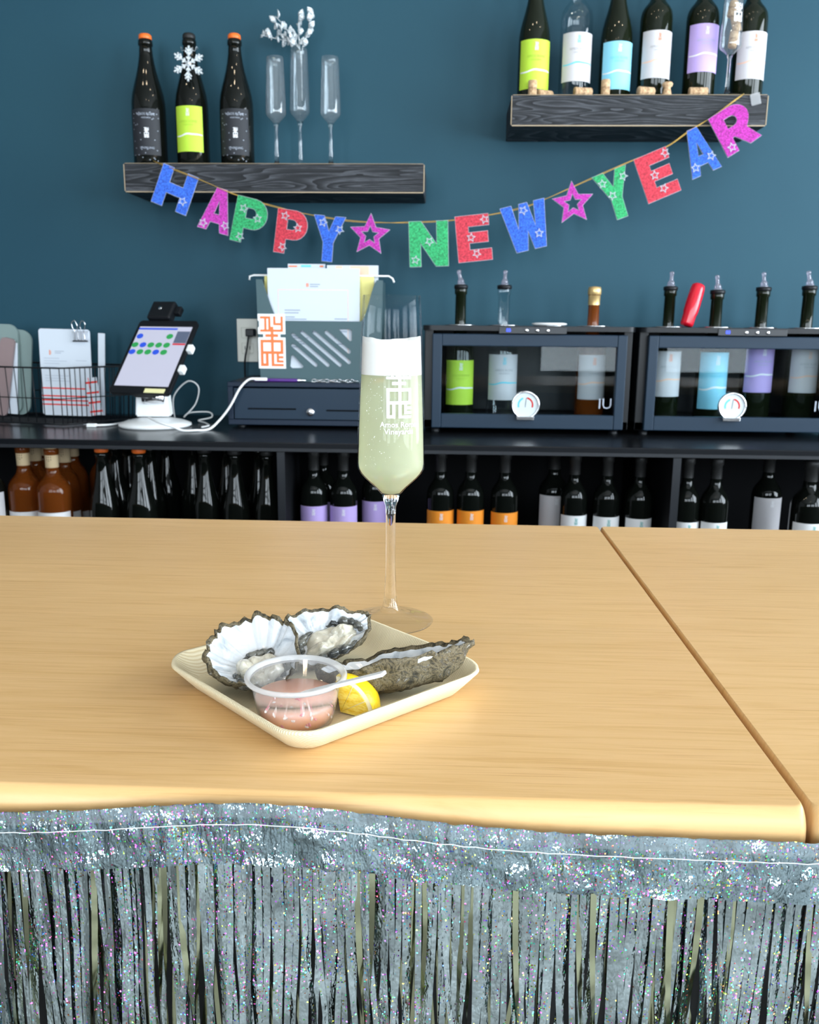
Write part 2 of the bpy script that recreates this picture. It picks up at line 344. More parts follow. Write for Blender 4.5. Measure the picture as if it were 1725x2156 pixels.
def text(s, size, mt, bold=0, th=0, align='CENTER', res=2):
    k = (s, size, mt, bold, th, align)
    if k not in _tc:
        cu = bpy.data.curves.new('text', 'FONT'); cu.body = s; cu.size = size; cu.align_x = align; cu.align_y = 'CENTER'; cu.offset = bold; cu.extrude = th; cu.resolution_u = res
        _tc[k] = curve_mesh(cu, mt)
    return _tc[k]
def cells(rects, mt):
    """flat print made of a union of rectangles (x0, z0, x1, z1) in the X-Z plane"""
    xs = sorted({r[0] for r in rects} | {r[2] for r in rects}); zs = sorted({r[1] for r in rects} | {r[3] for r in rects}); V, Fc, D_ = [], [], {}
    for i in range(len(xs) - 1):
        for j in range(len(zs) - 1):
            cx, cz = (xs[i] + xs[i + 1]) / 2, (zs[j] + zs[j + 1]) / 2
            if any(r[0] < cx < r[2] and r[1] < cz < r[3] for r in rects):
                f = []
                for q in ((xs[i], 0, zs[j]), (xs[i + 1], 0, zs[j]), (xs[i + 1], 0, zs[j + 1]), (xs[i], 0, zs[j + 1])):
                    if q not in D_: D_[q] = len(V); V.append(q)
                    f.append(D_[q])
                Fc.append(f)
    return mk(V, Fc, mt)
LOGO = [(0, 0, .34, .12), (0, 0, .12, 1.14), (.22, 0, .34, .56), (.47, 0, 1, .10), (.47, 0, .59, .56), (.70, .16, .80, .56), (.70, .16, 1, .26), (.80, .34, 1, .44),
        (0, .53, 1, .65), (0, 1.02, 1, 1.14), (.46, .53, .58, 1.7), (.88, .53, 1, 1.14), (.22, 1.26, .78, 1.38), (0, 1.48, 1, 1.58),
        (0, 2.04, .46, 2.14), (.18, 1.5, .28, 2.14), (.36, 1.5, .46, 2.14), (.58, 1.76, 1, 1.86), (.90, 1.5, 1, 2.14), (.58, 1.76, .68, 2.14)]
def logo(w, mt, grow=0): return cells([((a - .5 - grow) * w, (b - 1.07 - grow) * w, (c - .5 + grow) * w, (d - 1.07 + grow) * w) for a, b, c, d in LOGO], mt)
def wrap(me, rf_, dz=0, a0=0, off=.0003):
    """bend a flat print round a vertical axis; rf_ is a radius or a function of z"""
    me = me.copy()
    for v_ in me.vertices:
        x, y, z = v_.co; z += dz; r = (rf_(z) if callable(rf_) else rf_) + off - y * 0
        a = x / r + a0; v_.co = (r * math.sin(a), -r * math.cos(a), z)
    me.update(); return me
def patch(r, ha, z0, z1, mt, a0=0, n=20, off=.0004, arch=0):
    V, Fc = [], []
    for k in range(n + 1):
        a = a0 - ha + 2 * ha * k / n; V += [((r + off) * math.sin(a), -(r + off) * math.cos(a), z0), ((r + off) * math.sin(a), -(r + off) * math.cos(a), z1)]
    for k in range(n): Fc.append((2 * k, 2 * k + 2, 2 * k + 3, 2 * k + 1))
    return mk(V, Fc, mt, True)
def wave_strip(r, ha, z, amp, wd, mt, a0=0, n=24, off=.0007):
    V, Fc = [], []
    for k in range(n + 1):
        u = -1 + 2 * k / n; a = a0 + ha * u; zz = z + amp * math.sin(u * 2.6) * .6 + amp * math.exp(-(u * 3 + .4) ** 2); w_ = wd * (.5 + .5 * math.cos(u * 1.3))
        for d in (-1, 1): V.append(((r + off) * math.sin(a), -(r + off) * math.cos(a), zz + d * w_ / 2))
    for k in range(n): Fc.append((2 * k, 2 * k + 2, 2 * k + 3, 2 * k + 1))
    return mk(V, Fc, mt, True)
def struct(name, me, parent=None):
    o = link(name, me, parent)
    if not parent: o['kind'] = 'structure'
    return o
#PART2
# ------------------------------------------------------------------ the room
struct('wall_back', box(XL, XR, YB, YB + .12, 0, ZC, 'wall_paint'))
struct('floor', box(XL, XR, YF, YB, -.05, 0, 'concrete'))
struct('ceiling', box(XL, XR, YF, YB, ZC, ZC + .1, 'ceiling_paint'))
struct('wall_left', box(XL - .12, XL, YF, YB, 0, ZC, 'white_paint'))
def window_wall(name, spans, lo, hi, along_x, pos, th):
    L = []; edges = [lo] + [e for s in spans for e in s] + [hi]
    def B(a, b, z0, z1): L.append((a, b, pos, pos + th, z0, z1) if along_x else (pos, pos + th, a, b, z0, z1))
    B(lo, hi, 0, WZ0); B(lo, hi, WZ1, ZC)
    for i in range(0, len(edges), 2): B(edges[i], edges[i + 1], WZ0, WZ1)
    o = struct(name, boxes(L, 'white_paint'))
    for i, (a, b) in enumerate(spans):
        w_ = .04; q = []
        for c in ((a, a + w_, WZ0, WZ1), (b - w_, b, WZ0, WZ1), (a, b, WZ0, WZ0 + w_), (a, b, WZ1 - w_, WZ1), (a, b, 2.15, 2.19)):
            q.append((c[0], c[1], pos + th * .3, pos + th * .7, c[2], c[3]) if along_x else (pos + th * .3, pos + th * .7, c[0], c[1], c[2], c[3]))
        struct('window_%d' % (len([k for k in bpy.data.objects if k.name.startswith('window_') and k.type == 'MESH']) + 1), boxes(q, 'frame_dark'))
window_wall('wall_front', WINF, XL, XR, True, YF - .12, .12)
window_wall('wall_right', WINR, YF, YB, False, XR, .12)
for i, (x, y) in enumerate([(-1.5, .9), (-.5, .9), (.5, .9), (1.5, .9), (-.5, -1.2), (.6, -1.2)]):
    t = thing('ceiling_lamp', 'small round warm recessed downlight in the white ceiling', 'lamp', (x, y, ZC), 0, 'recessed ceiling downlights')
    link('trim_ring', lathe([(.075, 0), (.075, -.006), (.055, -.008), (.05, 0)], 24, 'plastic_white'), t)
    link('diffuser', lathe([(0, -.002), (.05, -.002)], 24, 'lamp_glow'), t)

# ------------------------------------------------------------------ the bar in front
SEAM = .1835; FY, BY = .396, 1.024
def rrect2(hx, hy, rad, n=5):
    pts = []
    for sx, sy, a0 in ((1, 1, 0), (-1, 1, 90), (-1, -1, 180), (1, -1, 270)):
        for k in range(n + 1): a = math.radians(a0 + 90 * k / n); pts.append((sx * (hx - rad) + rad * math.cos(a), sy * (hy - rad) + rad * math.sin(a)))
    return pts
def bar(name, x0, x1, mt, label):
    t = thing(name, label, 'bar', ((x0 + x1) / 2, (FY + BY) / 2, 0))
    hx, hy = (x1 - x0) / 2, (BY - FY) / 2
    V, Fc = [], []; n_ = 24
    for k in range(n_):                                   # rounded slab: wide round-over along the front, tight arris at the seam
        a = PI * (k / (n_ - 1) - .5); q = 1 - math.cos(a); zz = BAR - .015 + .015 * math.sin(a)
        for x, y in rrect2(hx - .0016 * q, hy - .0075 * q, .005): V.append((x, y, zz))
    N_ = len(V) // n_
    for j in range(n_ - 1):
        for k in range(N_): Fc.append((j * N_ + k, j * N_ + (k + 1) % N_, (j + 1) * N_ + (k + 1) % N_, (j + 1) * N_ + k))
    Fc.append(tuple(reversed(range(N_)))); Fc.append(tuple(range((n_ - 1) * N_, n_ * N_)))
    me = mk(V, Fc, mt, True); me.polygons[len(Fc) - 1].use_smooth = False; link('bar_top', me, t)
    link('base_panel', box(-hx + .002, hx - .002, -hy + .05, hy - .05, 0, BAR - .030, 'bar_base'), t)
bar('bar_table', -2.4, SEAM - .0012, 'maple', 'long maple bar top carrying the oyster plate and the sparkling wine glass')
bar('bar_table', SEAM + .0012, 2.6, 'maple_b', 'empty maple bar top on the far side of the dark seam')

# ------------------------------------------------------------------ foil fringe on the bar front
def fringe():
    FX0, FX1 = -.36, .35; YP = FY - .0045
    def top_z(x):
        u = (x + .22) / .40
        return BAR - .0095 + .0105 * math.exp(-((u - .33) / .22) ** 2) - .0015 * u
    t = thing('foil_fringe', 'silver holographic foil fringe taped along the front edge of the maple bar', 'fringe', (0, YP, 0))
    # header band, slightly crumpled
    V, Fc = [], []; nx, nz = 320, 14; HB = .034
    for i in range(nx + 1):
        x = FX0 + (FX1 - FX0) * i / nx
        for j in range(nz + 1):
            w_ = j / nz; z = top_z(x) - w_ * HB
            puck = .0024 * noise.noise(Vector((x * 70, w_ * 1.3, 3))) + .0011 * noise.noise(Vector((x * 190, w_ * 3, 9)))
            V.append((x, -.0022 - abs(puck) * 1.4 + .0008 * w_ - .001 * noise.noise(Vector((x * 40, w_ * 5, 1))), z))
    for i in range(nx):
        for j in range(nz): a = i * (nz + 1) + j; Fc.append((a, a + nz + 1, a + nz + 2, a + 1))
    hd = link('header_band', mk(V, Fc, 'foil_band', True), t)
    link('stitch_line', tube([(FX0 + (FX1 - FX0) * k / 120, -.0045 - .0004 * math.sin(k * 9), top_z(FX0 + (FX1 - FX0) * k / 120) - .0105 + .0006 * noise.noise(Vector((k * .7, 0, 0)))) for k in range(121)], .00022, 'ink_white', 5), hd)
    V, Fc = [], []
    for k in range(61):
        x = FX0 + (FX1 - FX0) * k / 60; V += [(x, -.0046, top_z(x) + .0006), (x, -.0050, top_z(x) - .0062)]
    for k in range(60): Fc.append((2 * k, 2 * k + 1, 2 * k + 3, 2 * k + 2))
    link('clear_tape', mk(V, Fc, 'tape', True), hd)
    # strands: 14 shapes, shared
    def strand(seed, tw, w_):
        r_ = random.Random(seed); n = 26; Lh = .42; V, Fc = [], []; ph = r_.uniform(0, 6); kink = r_.uniform(.03, .16); lean = r_.gauss(0, .006); d0 = r_.uniform(.008, .035)
        for k in range(n + 1):
            s = k / n; d = s * Lh
            a = tw * max(0, (d - d0)) / .08 + .22 * noise.noise(Vector((seed * 3.1, d * 30, 0)))
            x = lean * s * 3 * min(1, d / .08) + .0011 * noise.noise(Vector((seed * 1.7, d * 14, 5))) * min(1, d * 14)
            y = -.0016 * noise.noise(Vector((seed * 2.3, d * 18, 2))) * min(1, d * 20) - (.003 if abs(tw) > .5 else 0) * min(1, d * 20)
            ww = w_ / 2; V += [(x - ww * math.cos(a), y - ww * math.sin(a), -d), (x + ww * math.cos(a), y + ww * math.sin(a), -d)]
        for k in range(n): Fc.append((2 * k, 2 * k + 2, 2 * k + 3, 2 * k + 1))
        return mk(V, Fc, 'foil_plain' if abs(tw) > 1.3 else 'foil_strand', True)
    shapes = [strand(i, 0 if i < 9 else r_, .0031) for i, r_ in enumerate([0] * 9 + [.6, -.7, 1.35, -1.5, 1.7])]
    n = 296
    for i in range(n):
        x = FX0 + (FX1 - FX0) * (i + .5) / n
        me = shapes[rnd.randrange(9)] if rnd.random() < .80 else shapes[9 + rnd.randrange(5)]
        link('strand', me, t, (x + rnd.gauss(0, .0003), .0012 * (i % 2) + rnd.gauss(0, .0006) - .001, top_z(x) - HB + .001), (rnd.gauss(0, .012), 0, rnd.gauss(0, .16)))
    # the strands behind
    V, Fc = [], []
    for i in range(215):
        if rnd.random() < .35: continue
        x = FX0 + (FX1 - FX0) * rnd.random(); l = rnd.gauss(0, .03)
        for k in range(9):
            d = k / 8 * .4; xx = x + l * d * 3 + .001 * noise.noise(Vector((i, d * 12, 7))); a = rnd.uniform(-.5, .5)
            V += [(xx - .0012 * math.cos(a), .0030 + .0008 * math.sin(a), top_z(x) - HB + .002 - d), (xx + .0012 * math.cos(a), .0030 - .0008 * math.sin(a), top_z(x) - HB + .002 - d)]
        b = len(V) - 18
        for k in range(8): Fc.append((b + 2 * k, b + 2 * k + 2, b + 2 * k + 3, b + 2 * k + 1))
    link('rear_strands', mk(V, Fc, 'foil_plain', True), t, kind='stuff')
fringe()

# ------------------------------------------------------------------ flute of sparkling wine
def interp(tab, z):
    for (r0, z0), (r1, z1) in zip(tab, tab[1:]):
        if (z0 <= z <= z1): return r0 + (r1 - r0) * (z - z0) / max(1e-9, z1 - z0)
    return tab[-1][0] if z > tab[-1][1] else tab[0][0]
GX, GY = -.0410, .6646
def gz(y): return P(823, y, y=GY).z - BAR
def gr(px, y): return (P(823 + px, y, y=GY) - P(823, y, y=GY)).length * .985
OUT = [(gr(p, y), gz(y)) for p, y in ((10.1, 1187), (10.0, 1120), (10.2, 1085), (10.8, 1067), (14.4, 1056), (21, 1039), (33.5, 1025), (46, 1014), (57, 1004), (66, 994), (70.5, 986), (72.6, 975), (72.4, 960), (71.2, 900), (69.4, 840), (67.6, 788), (65.6, 715), (63.6, 665), (62.0, 623))]
FOOT = [(0, .0006), (.030, .0002), (.0335, .0006), (.0340, .0014), (.0325, .0021), (.024, .0034), (.014, .0055), (.0085, .009), (.0060, .014), (.0048, .022), (.0040, .040)]
def flute_mesh():
    tip = 5   # index in OUT where the hollow starts
    solid = FOOT + OUT[:tip + 1] + [(0, OUT[tip][1] + .001)]
    bowl = OUT[tip:]
    prof = FOOT + OUT; mi = [0] * (len(FOOT) + tip) + [1] * (len(OUT) - tip - 1)
    a = lathe(FOOT + OUT[:tip] + [(OUT[tip][0] * .96, OUT[tip][1]), (OUT[tip][0] * .6, OUT[tip][1] - .001), (0, OUT[tip][1] - .002)], 64, ['solid_glass', 'bowl_glass'], [1] * 7 + [0] * (len(FOOT) - 7 + tip + 2))
    inner = [(r - .0009, z + .0003) for r, z in reversed(bowl)]
    b = lathe([bowl[0]] + bowl[1:] + [(bowl[-1][0] - .0004, bowl[-1][1] + .0004)] + inner, 96, 'bowl_glass')
    return a, b
MF_STEM, MF_BOWL = flute_mesh()
G = thing('champagne_flute', 'tall stemmed flute of sparkling wine with foam standing behind the oyster plate', 'glass', (GX, GY, BAR))
link('stem', MF_STEM, G); BW = link('bowl', MF_BOWL, G)
RO = lambda z: interp(OUT, z)
zl = gz(788); zb = OUT[5][1] + .0006
inn = [(r - .0011, z) for r, z in OUT if zb < z < zl]
link('wine', lathe([(0, zb), (interp(OUT, zb) - .0012, zb + .0002)] + inn + [(RO(zl) - .0011, zl), (0, zl)], 96, 'sparkling_wine'), G)
def foam():
    V, Fc = [], []; seg, n = 72, 12; prof = []
    for j in range(n + 1):
        for k in range(seg):
            a = 2 * PI * k / seg; top = gz(713) + .0030 * math.sin(a * 2 + .9) * .6 + .0012 * noise.noise(Vector((math.cos(a) * 2, math.sin(a) * 2, 4)))
            if j <= 6: z = zl + .0001 + (top - zl) * j / 6; r = RO(z) - .0011
            else:
                s = 1 - (j - 6) / 6; z = top - .0022 * (1 - s ** 3) + .0006 * noise.noise(Vector((s * 6 * math.cos(a), s * 6 * math.sin(a), 2))); r = (RO(top) - .0011) * s
            V.append((r * math.cos(a), r * math.sin(a), z))
    for j in range(n):
        for k in range(seg): Fc.append((j * seg + k, j * seg + (k + 1) % seg, (j + 1) * seg + (k + 1) % seg, (j + 1) * seg + k))
    return mk(V, Fc, 'foam', True)
link('foam', foam(), G)
bm = bmesh.new()
for i in range(90):
    a = rnd.gauss(-.42, .22) if i < 65 else rnd.uniform(-1.2, 1.2); z = rnd.uniform(gz(980), zl - .001); r = RO(z) - .0012
    s = rnd.uniform(.00016, .00042)
    bmesh.ops.create_icosphere(bm, subdivisions=1, radius=s, matrix=Matrix.Translation((r * math.sin(a), -r * math.cos(a), z)))
link('bubbles', bmfin(bm, 'ink_white', True), G, kind='stuff')
A0 = .30
lw = gr(54, 830)
zlogo = (gz(759) + gz(873)) / 2
lg = link('etched_emblem', wrap(logo(lw, 'ink_white'), RO, zlogo, A0), BW)
link('etched_lettering', wrap(text('Amos Rome', .0057, 'ink_white', .00005), RO, gz(887), A0), BW)
link('etched_lettering', wrap(text('Vineyards', .0057, 'ink_white', .00005), RO, gz(901), A0), BW)

# ------------------------------------------------------------------ plate of oysters
PCX, PCY = -.0750, .5310
PROT = math.radians(-45.5)
def rrect(h, rad, n=10):
    pts = []
    for cx, cy, a0 in ((h - rad, h - rad, 0), (-h + rad, h - rad, 90), (-h + rad, -h + rad, 180), (h - rad, -h + rad, 270)):
        for k in range(n + 1): a = math.radians(a0 + 90 * k / n); pts.append((cx + rad * math.cos(a), cy + rad * math.sin(a)))
    return pts
def plate():
    H = .0768; V, Fc = [], []
    rings = [(.0625, .014, .0004), (.0645, .015, .0012), (.0700, .018, .0080), (H, .022, .0165), (H - .0005, .0215, .0182), (H - .0024, .0205, .0182), (.0690, .017, .0100), (.0640, .013, .0040), (.0600, .011, .0030)]
    N_ = 44
    for h, rad, z in rings:
        for i, (x, y) in enumerate(rrect(h, rad)):
            zz = z
            if z > .007: zz += .0012 * math.sin(x * 60 + 1) * z / .025 + .0008 * noise.noise(Vector((x * 60, y * 60, 1)))
            V.append((x, y, zz))
    for j in range(len(rings) - 1):
        for k in range(N_): Fc.append((j * N_ + k, j * N_ + (k + 1) % N_, (j + 1) * N_ + (k + 1) % N_, (j + 1) * N_ + k))
    Fc.append(tuple(reversed(range(N_)))); b = (len(rings) - 1) * N_; Fc.append(tuple(range(b, b + N_)))
    me = mk(V, Fc, 'palm_leaf', True); return me
pl = link('palm_leaf_plate', plate(), None, (PCX, PCY, BAR), (0, 0, PROT)); tag(pl, 'square pressed palm leaf plate with rounded corners holding the oysters', 'plate')
PZ = BAR + .0034

def oyster(loc, rot, L, Wd, dep, seed, label, wide=.35, frill=.004, meat=1.0, ms=(0, 0)):
    """opening faces local +Z, hinge tip towards +X"""
    t = thing('oyster', label, 'oyster', loc, 0, 'opened oysters on the palm leaf plate', rot)
    nt_, ns = 110, 16
    def outl(th):
        c, s = math.cos(th), math.sin(th)
        w_ = Wd * (1 - wide * c) * (1 if c < .3 else 1 - .35 * (c - .3))
        k = 1 + .10 * noise.noise(Vector((c * 1.6 + seed, s * 1.6, 0))) + .055 * noise.noise(Vector((c * 5 + seed, s * 5, 3))) + .03 * noise.noise(Vector((c * 14 + seed, s * 14, 5)))
        return L * c * k, w_ * s * k
    def rim_z(th): return frill * (1.6 * noise.noise(Vector((math.cos(th) * 1.4 + seed, math.sin(th) * 1.4, 8))) + .9 * noise.noise(Vector((math.cos(th) * 5 + seed, math.sin(th) * 5, 8))) + .4 * noise.noise(Vector((math.cos(th) * 13 + seed, math.sin(th) * 13, 8))))
    V, Fc, M_ = [], [], []
    def ring(fn):
        b = len(V)
        for k in range(nt_): V.append(fn(2 * PI * k / nt_))
        return b
    R_ = []
    for j in range(ns + 1):                               # inside, from the middle to the rim
        s = j / ns
        def fn(th, s=s):
            x, y = outl(th); z = -dep * (1 - s ** 2.3) + rim_z(th) * s ** 2 + .0012 * noise.noise(Vector((x * s * 70, y * s * 70, seed)))
            return (x * s, y * s, z)
        R_.append((ring(fn), 0 if s < .97 else 1))
    for j in range(ns + 1):                               # outside, from the rim to the middle
        s = 1 - j / ns
        def fn(th, s=s):
            x, y = outl(th); lam = .0016 * math.sin(s * 26 + 3 * noise.noise(Vector((x * 30, y * 30, seed)))) * (1 if s < .98 else .4)
            g_ = 1.0 + .06 * math.sin(s * PI) + lam * 6 + .16 * noise.noise(Vector((x * s * 55, y * s * 55, seed + 4))) * (1 if s < .95 else .3)
            z = -dep * 1.30 * (1 - s ** 3.2) - .0014 + rim_z(th) * s ** 2 + .0042 * noise.noise(Vector((x * s * 75, y * s * 75, seed + 9))) + .002 * noise.noise(Vector((x * s * 210, y * s * 210, seed + 2)))
            return (x * s * g_ * 1.01, y * s * g_ * 1.01, z)
        R_.append((ring(fn), 1))
    for (a, ma), (b, mb) in zip(R_, R_[1:]):
        for k in range(nt_): Fc.append((a + k, a + (k + 1) % nt_, b + (k + 1) % nt_, b + k)); M_.append(max(ma, mb))
    link('shell', mk(V, Fc, ['nacre', 'shell_outer'], True, M_), t)
    if meat:
        def lump(name, cx, cy, rx, ry, hz, mt_, sd, par=None):
            V, Fc = [], []; na, nr = 40, 10
            for j in range(nr + 1):
                s = j / nr
                for k in range(na):
                    th = 2 * PI * k / na; q = s * (1 + .22 * noise.noise(Vector((math.cos(th) * 1.7, math.sin(th) * 1.7, sd))))
                    x, y = cx + rx * q * math.cos(th), cy + ry * q * math.sin(th); ss = min(1, math.hypot(x / L, y / Wd))
                    z = -dep * (1 - ss ** 2.3) - .0006 + hz * (1 - s * s) ** .5 * (1 + .45 * noise.noise(Vector((x * 160, y * 160, sd)))) + .0011 * noise.noise(Vector((x * 420, y * 420, sd))) * (1 - s)
                    V.append((x, y, z))
            for j in range(nr):
                for k in range(na): Fc.append((j * na + k, j * na + (k + 1) % na, (j + 1) * na + (k + 1) % na, (j + 1) * na + k))
            return link(name, mk(V, Fc, mt_, True), par or t)
        ox, oy = ms
        mb = lump('meat', ox, oy, L * .52 * meat, Wd * .55 * meat, dep * .62, 'oyster_meat', seed)
        lump('gill', ox - L * .22, oy - Wd * .22, L * .34 * meat, Wd * .24 * meat, dep * .72, 'oyster_meat', seed + 3, mb)
        lump('gill', ox + L * .24, oy + Wd * .10, L * .26 * meat, Wd * .30 * meat, dep * .80, 'oyster_meat', seed + 6, mb)
        for a0, a1, rr_, sd in ((-.3, 1.5, .62, 1), (2.0, 3.4, .60, 2), (4.1, 5.4, .66, 3)):
            path, rr = [], []
            for k in range(26):
                th = a0 + (a1 - a0) * k / 25; q = rr_ * meat + .022 * math.sin(th * 21) + .05 * noise.noise(Vector((th * 2, seed, sd)))
                x, y = ox + L * q * math.cos(th), oy + Wd * q * math.sin(th); ss = min(1, math.hypot(x / L, y / Wd))
                path.append((x, y, -dep * (1 - ss ** 2.3) + .0016 + .0010 * math.sin(th * 17 + seed))); rr.append(.0003 + .0024 * math.sin(PI * k / 25) ** .6 * (1 + .5 * noise.noise(Vector((th * 5, seed, 1)))))
            link('mantle', tube(path, .0018, 'oyster_mantle', 7, False, rr), mb, label='dark frilled edge of the oyster meat')
    return t
def rotm(x_axis, z_axis):
    x = Vector(x_axis).normalized(); z = Vector(z_axis); z = (z - x * z.dot(x)).normalized(); y = z.cross(x)
    return Matrix((x, y, z)).transposed().to_euler()
# shells, each resting on the plate
def rest(t):
    bpy.context.view_layer.update(); o = [c for c in t.children if c.name.startswith('shell')][0]; zz = min((o.matrix_world @ v_.co).z for v_ in o.data.vertices); t.location.z += PZ + .0002 - zz
    return t
O1 = P(538, 1384, z=PZ + .022)
rest(oyster(O1, rotm((.60, -.55, -.25), (.10, -.62, .78)), .0335, .0290, .016, 2.3, 'oyster with a tall white back wall and ragged dark lip behind the sauce cup', wide=.12, frill=.0065, meat=.9, ms=(.008, -.002)))
O2 = P(676, 1336, z=PZ + .022)
rest(oyster(O2, rotm((.88, .42, .18), (-.05, -.58, .82)), .0375, .0220, .012, 5.1, 'open oyster with grey cream meat between the two other shells', wide=.1, frill=.006, meat=.95, ms=(.006, -.002)))
O3 = P(833, 1390, z=PZ + .022)
rest(oyster(O3, rotm((.95, .17, .13), (-.03, .22, .97)), .049, .020, .0165, 8.4, 'oyster showing its rough brown barnacled shell above the lemon', wide=.3, frill=.003, meat=.8))

# sauce cup
CX_, CY_ = -.0840, .4755
cup = thing('sauce_cup', 'clear plastic portion cup of pink mignonette sauce in front of the oysters', 'cup', (CX_, CY_, PZ))
cp = [(0, .0004), (.0195, .0004), (.0212, .0012), (.0226, .006), (.0262, .0262), (.0272, .0268), (.0290, .0270), (.0298, .0280), (.0294, .0296), (.0282, .0300), (.0270, .0292), (.0262, .0276), (.0220, .0065), (.0202, .0022), (0, .0016)]
link('cup_wall', lathe(cp[:5] + cp[11:], 64, 'cup_plastic'), cup)
link('rim', lathe(cp[4:12] + [cp[4]], 64, 'cup_rim'), cup)
sauce = link('sauce', lathe([(0, .0018), (.0200, .0024), (.0214, .0070), (.0238, .0165), (.0, .0165)], 48, 'mignonette'), cup)
for nm, mt_, cnt, sd in (('shallot_bits', 'shallot_white', 22, 3), ('red_shallot_bits', 'shallot_pink', 18, 4)):
    bm = bmesh.new(); r_ = random.Random(sd)
    for i in range(cnt):
        a = r_.uniform(-1.9, 1.9); z = r_.uniform(.004, .0155); r = .0203 + (.0238 - .0203) * z / .0165 - .0003
        if i % 4 == 0: z = .0165; r *= r_.random() ** .5
        mtx = Matrix.Translation((r * math.sin(a), -r * math.cos(a), z)) @ Matrix.Rotation(-a, 4, 'Z') @ Matrix.Rotation(r_.uniform(0, 3), 4, 'Y') @ Matrix.Diagonal((r_.uniform(.0010, .0022), .0006, r_.uniform(.0006, .0012), 1)).to_4x4()
        bmesh.ops.create_icosphere(bm, subdivisions=1, radius=1, matrix=mtx)
    link(nm, bmfin(bm, mt_), sauce, kind='stuff')
# little spoon
s0 = Vector((CX_ + .004, CY_ - .004, PZ + .0185)); s1 = P(810, 1419, z=PZ + .040)
dirv = s1 - s0
t = thing('tasting_spoon', 'small white plastic tasting spoon resting across the sauce cup', 'spoon', s0, 0, None, rotm(dirv, (0, 0, 1)))
Ls = dirv.length
link('handle', box(.008, Ls, -.0028, .0028, -.0008, .0014, 'plastic_white', .0006), t)
link('spoon_bowl', mk(*(lambda V, Fc: (V, Fc))(
    [(.004 + .010 * s * math.cos(2 * PI * k / 24), .0058 * s * math.sin(2 * PI * k / 24), -.0022 * (1 - s * s) + .0004) for s in (0.02, .35, .7, 1) for k in range(24)],
    [(j * 24 + k, j * 24 + (k + 1) % 24, (j + 1) * 24 + (k + 1) % 24, (j + 1) * 24 + k) for j in range(3) for k in range(24)] + [tuple(range(23, -1, -1))]), 'plastic_white', True), t)
# lemon wedge
def lemon():
    c = P(716, 1506, z=PZ)
    t = thing('lemon_wedge', 'chunk of yellow lemon beside the sauce cup', 'lemon', (c.x, c.y + .004, PZ + .0003), math.radians(-24))
    R1, Lh, ph0 = .0225, .026, math.radians(98); na, nl = 20, 14
    def pt(u, s, r, k0=1):     # u along the fruit, s angle fraction, r radial fraction
        x = Lh * u; k = math.sqrt(max(0, 1 - (x / (Lh * 1.12)) ** 2)) * (1 + .02 * math.sin(x * 300)); a = s * ph0
        return (R1 * k * r * math.cos(a), x, R1 * k * r * math.sin(a))
    V, Fc = [], []
    for i in range(nl + 1):
        for j in range(na + 1): V.append(pt(i / nl, j / na, 1))
    for i in range(nl):
        for j in range(na): a = i * (na + 1) + j; Fc.append((a, a + na + 1, a + na + 2, a + 1))
    link('rind', mk(V, Fc, 'lemon_rind', True), t)
    def solid(rad, mt_, x0, x1, nm, s0=0, s1=1):
        V, Fc = [], []; st = na + 2
        for i in range(nl + 1):
            u = x0 + (x1 - x0) * i / nl; V.append(pt(u, .5, .02))
            for j in range(na + 1): V.append(pt(u, s0 + (s1 - s0) * j / na, rad))
        for i in range(nl):
            for j in range(na): a = i * st + 1 + j; Fc.append((a, a + 1, a + st + 1, a + st))
            Fc.append((i * st, i * st + 1, (i + 1) * st + 1, (i + 1) * st)); Fc.append((i * st, (i + 1) * st, (i + 1) * st + st - 1, i * st + st - 1))
        Fc.append(tuple(range(st))); Fc.append(tuple(reversed(range(nl * st, nl * st + st))))
        return link(nm, mk(V, Fc, mt_), t)
    solid(.99, 'lemon_pith', .0, 1, 'pith')
    for k in range(3): solid(.87, 'lemon_flesh', -.03, .96, 'segment', -.012 + k / 3 + .012, -.0 + (k + 1) / 3 - .02 + (.03 if k == 2 else 0))
lemon()
#PART3
# ------------------------------------------------------------------ bottles
PROF = {
    'bordeaux': [(0, .012), (.80, .004), (.95, 0), (1, .012), (1, .62), (.985, .655), (.93, .69), (.80, .722), (.62, .75), (.48, .775), (.405, .80), (.385, .82), (.37, .94), (.43, .945), (.43, .985), (.40, .99), (.36, 1)],
    'tall_neck': [(0, .012), (.80, .004), (.95, 0), (1, .012), (1, .48), (.985, .52), (.93, .555), (.80, .59), (.62, .62), (.48, .645), (.41, .67), (.385, .70), (.365, .94), (.43, .945), (.43, .985), (.40, .99), (.36, 1)],
    'burgundy': [(0, .012), (.80, .004), (.95, 0), (1, .012), (1, .44), (.98, .50), (.92, .56), (.81, .62), (.68, .68), (.56, .74), (.465, .80), (.40, .86), (.36, .925), (.42, .93), (.42, .965), (.365, .97), (.35, 1)],
}
_bm = {}
def body_mesh(kind, H, R, mt):
    k = (kind, round(H, 4), round(R, 4), mt)
    if k not in _bm: _bm[k] = lathe([(r * R, z * H) for r, z in PROF[kind]] + [(0, H)], 40, mt)
    return _bm[k]
_pm = {}
def memo(key, fn):
    if key not in _pm: _pm[key] = fn()
    return _pm[key]
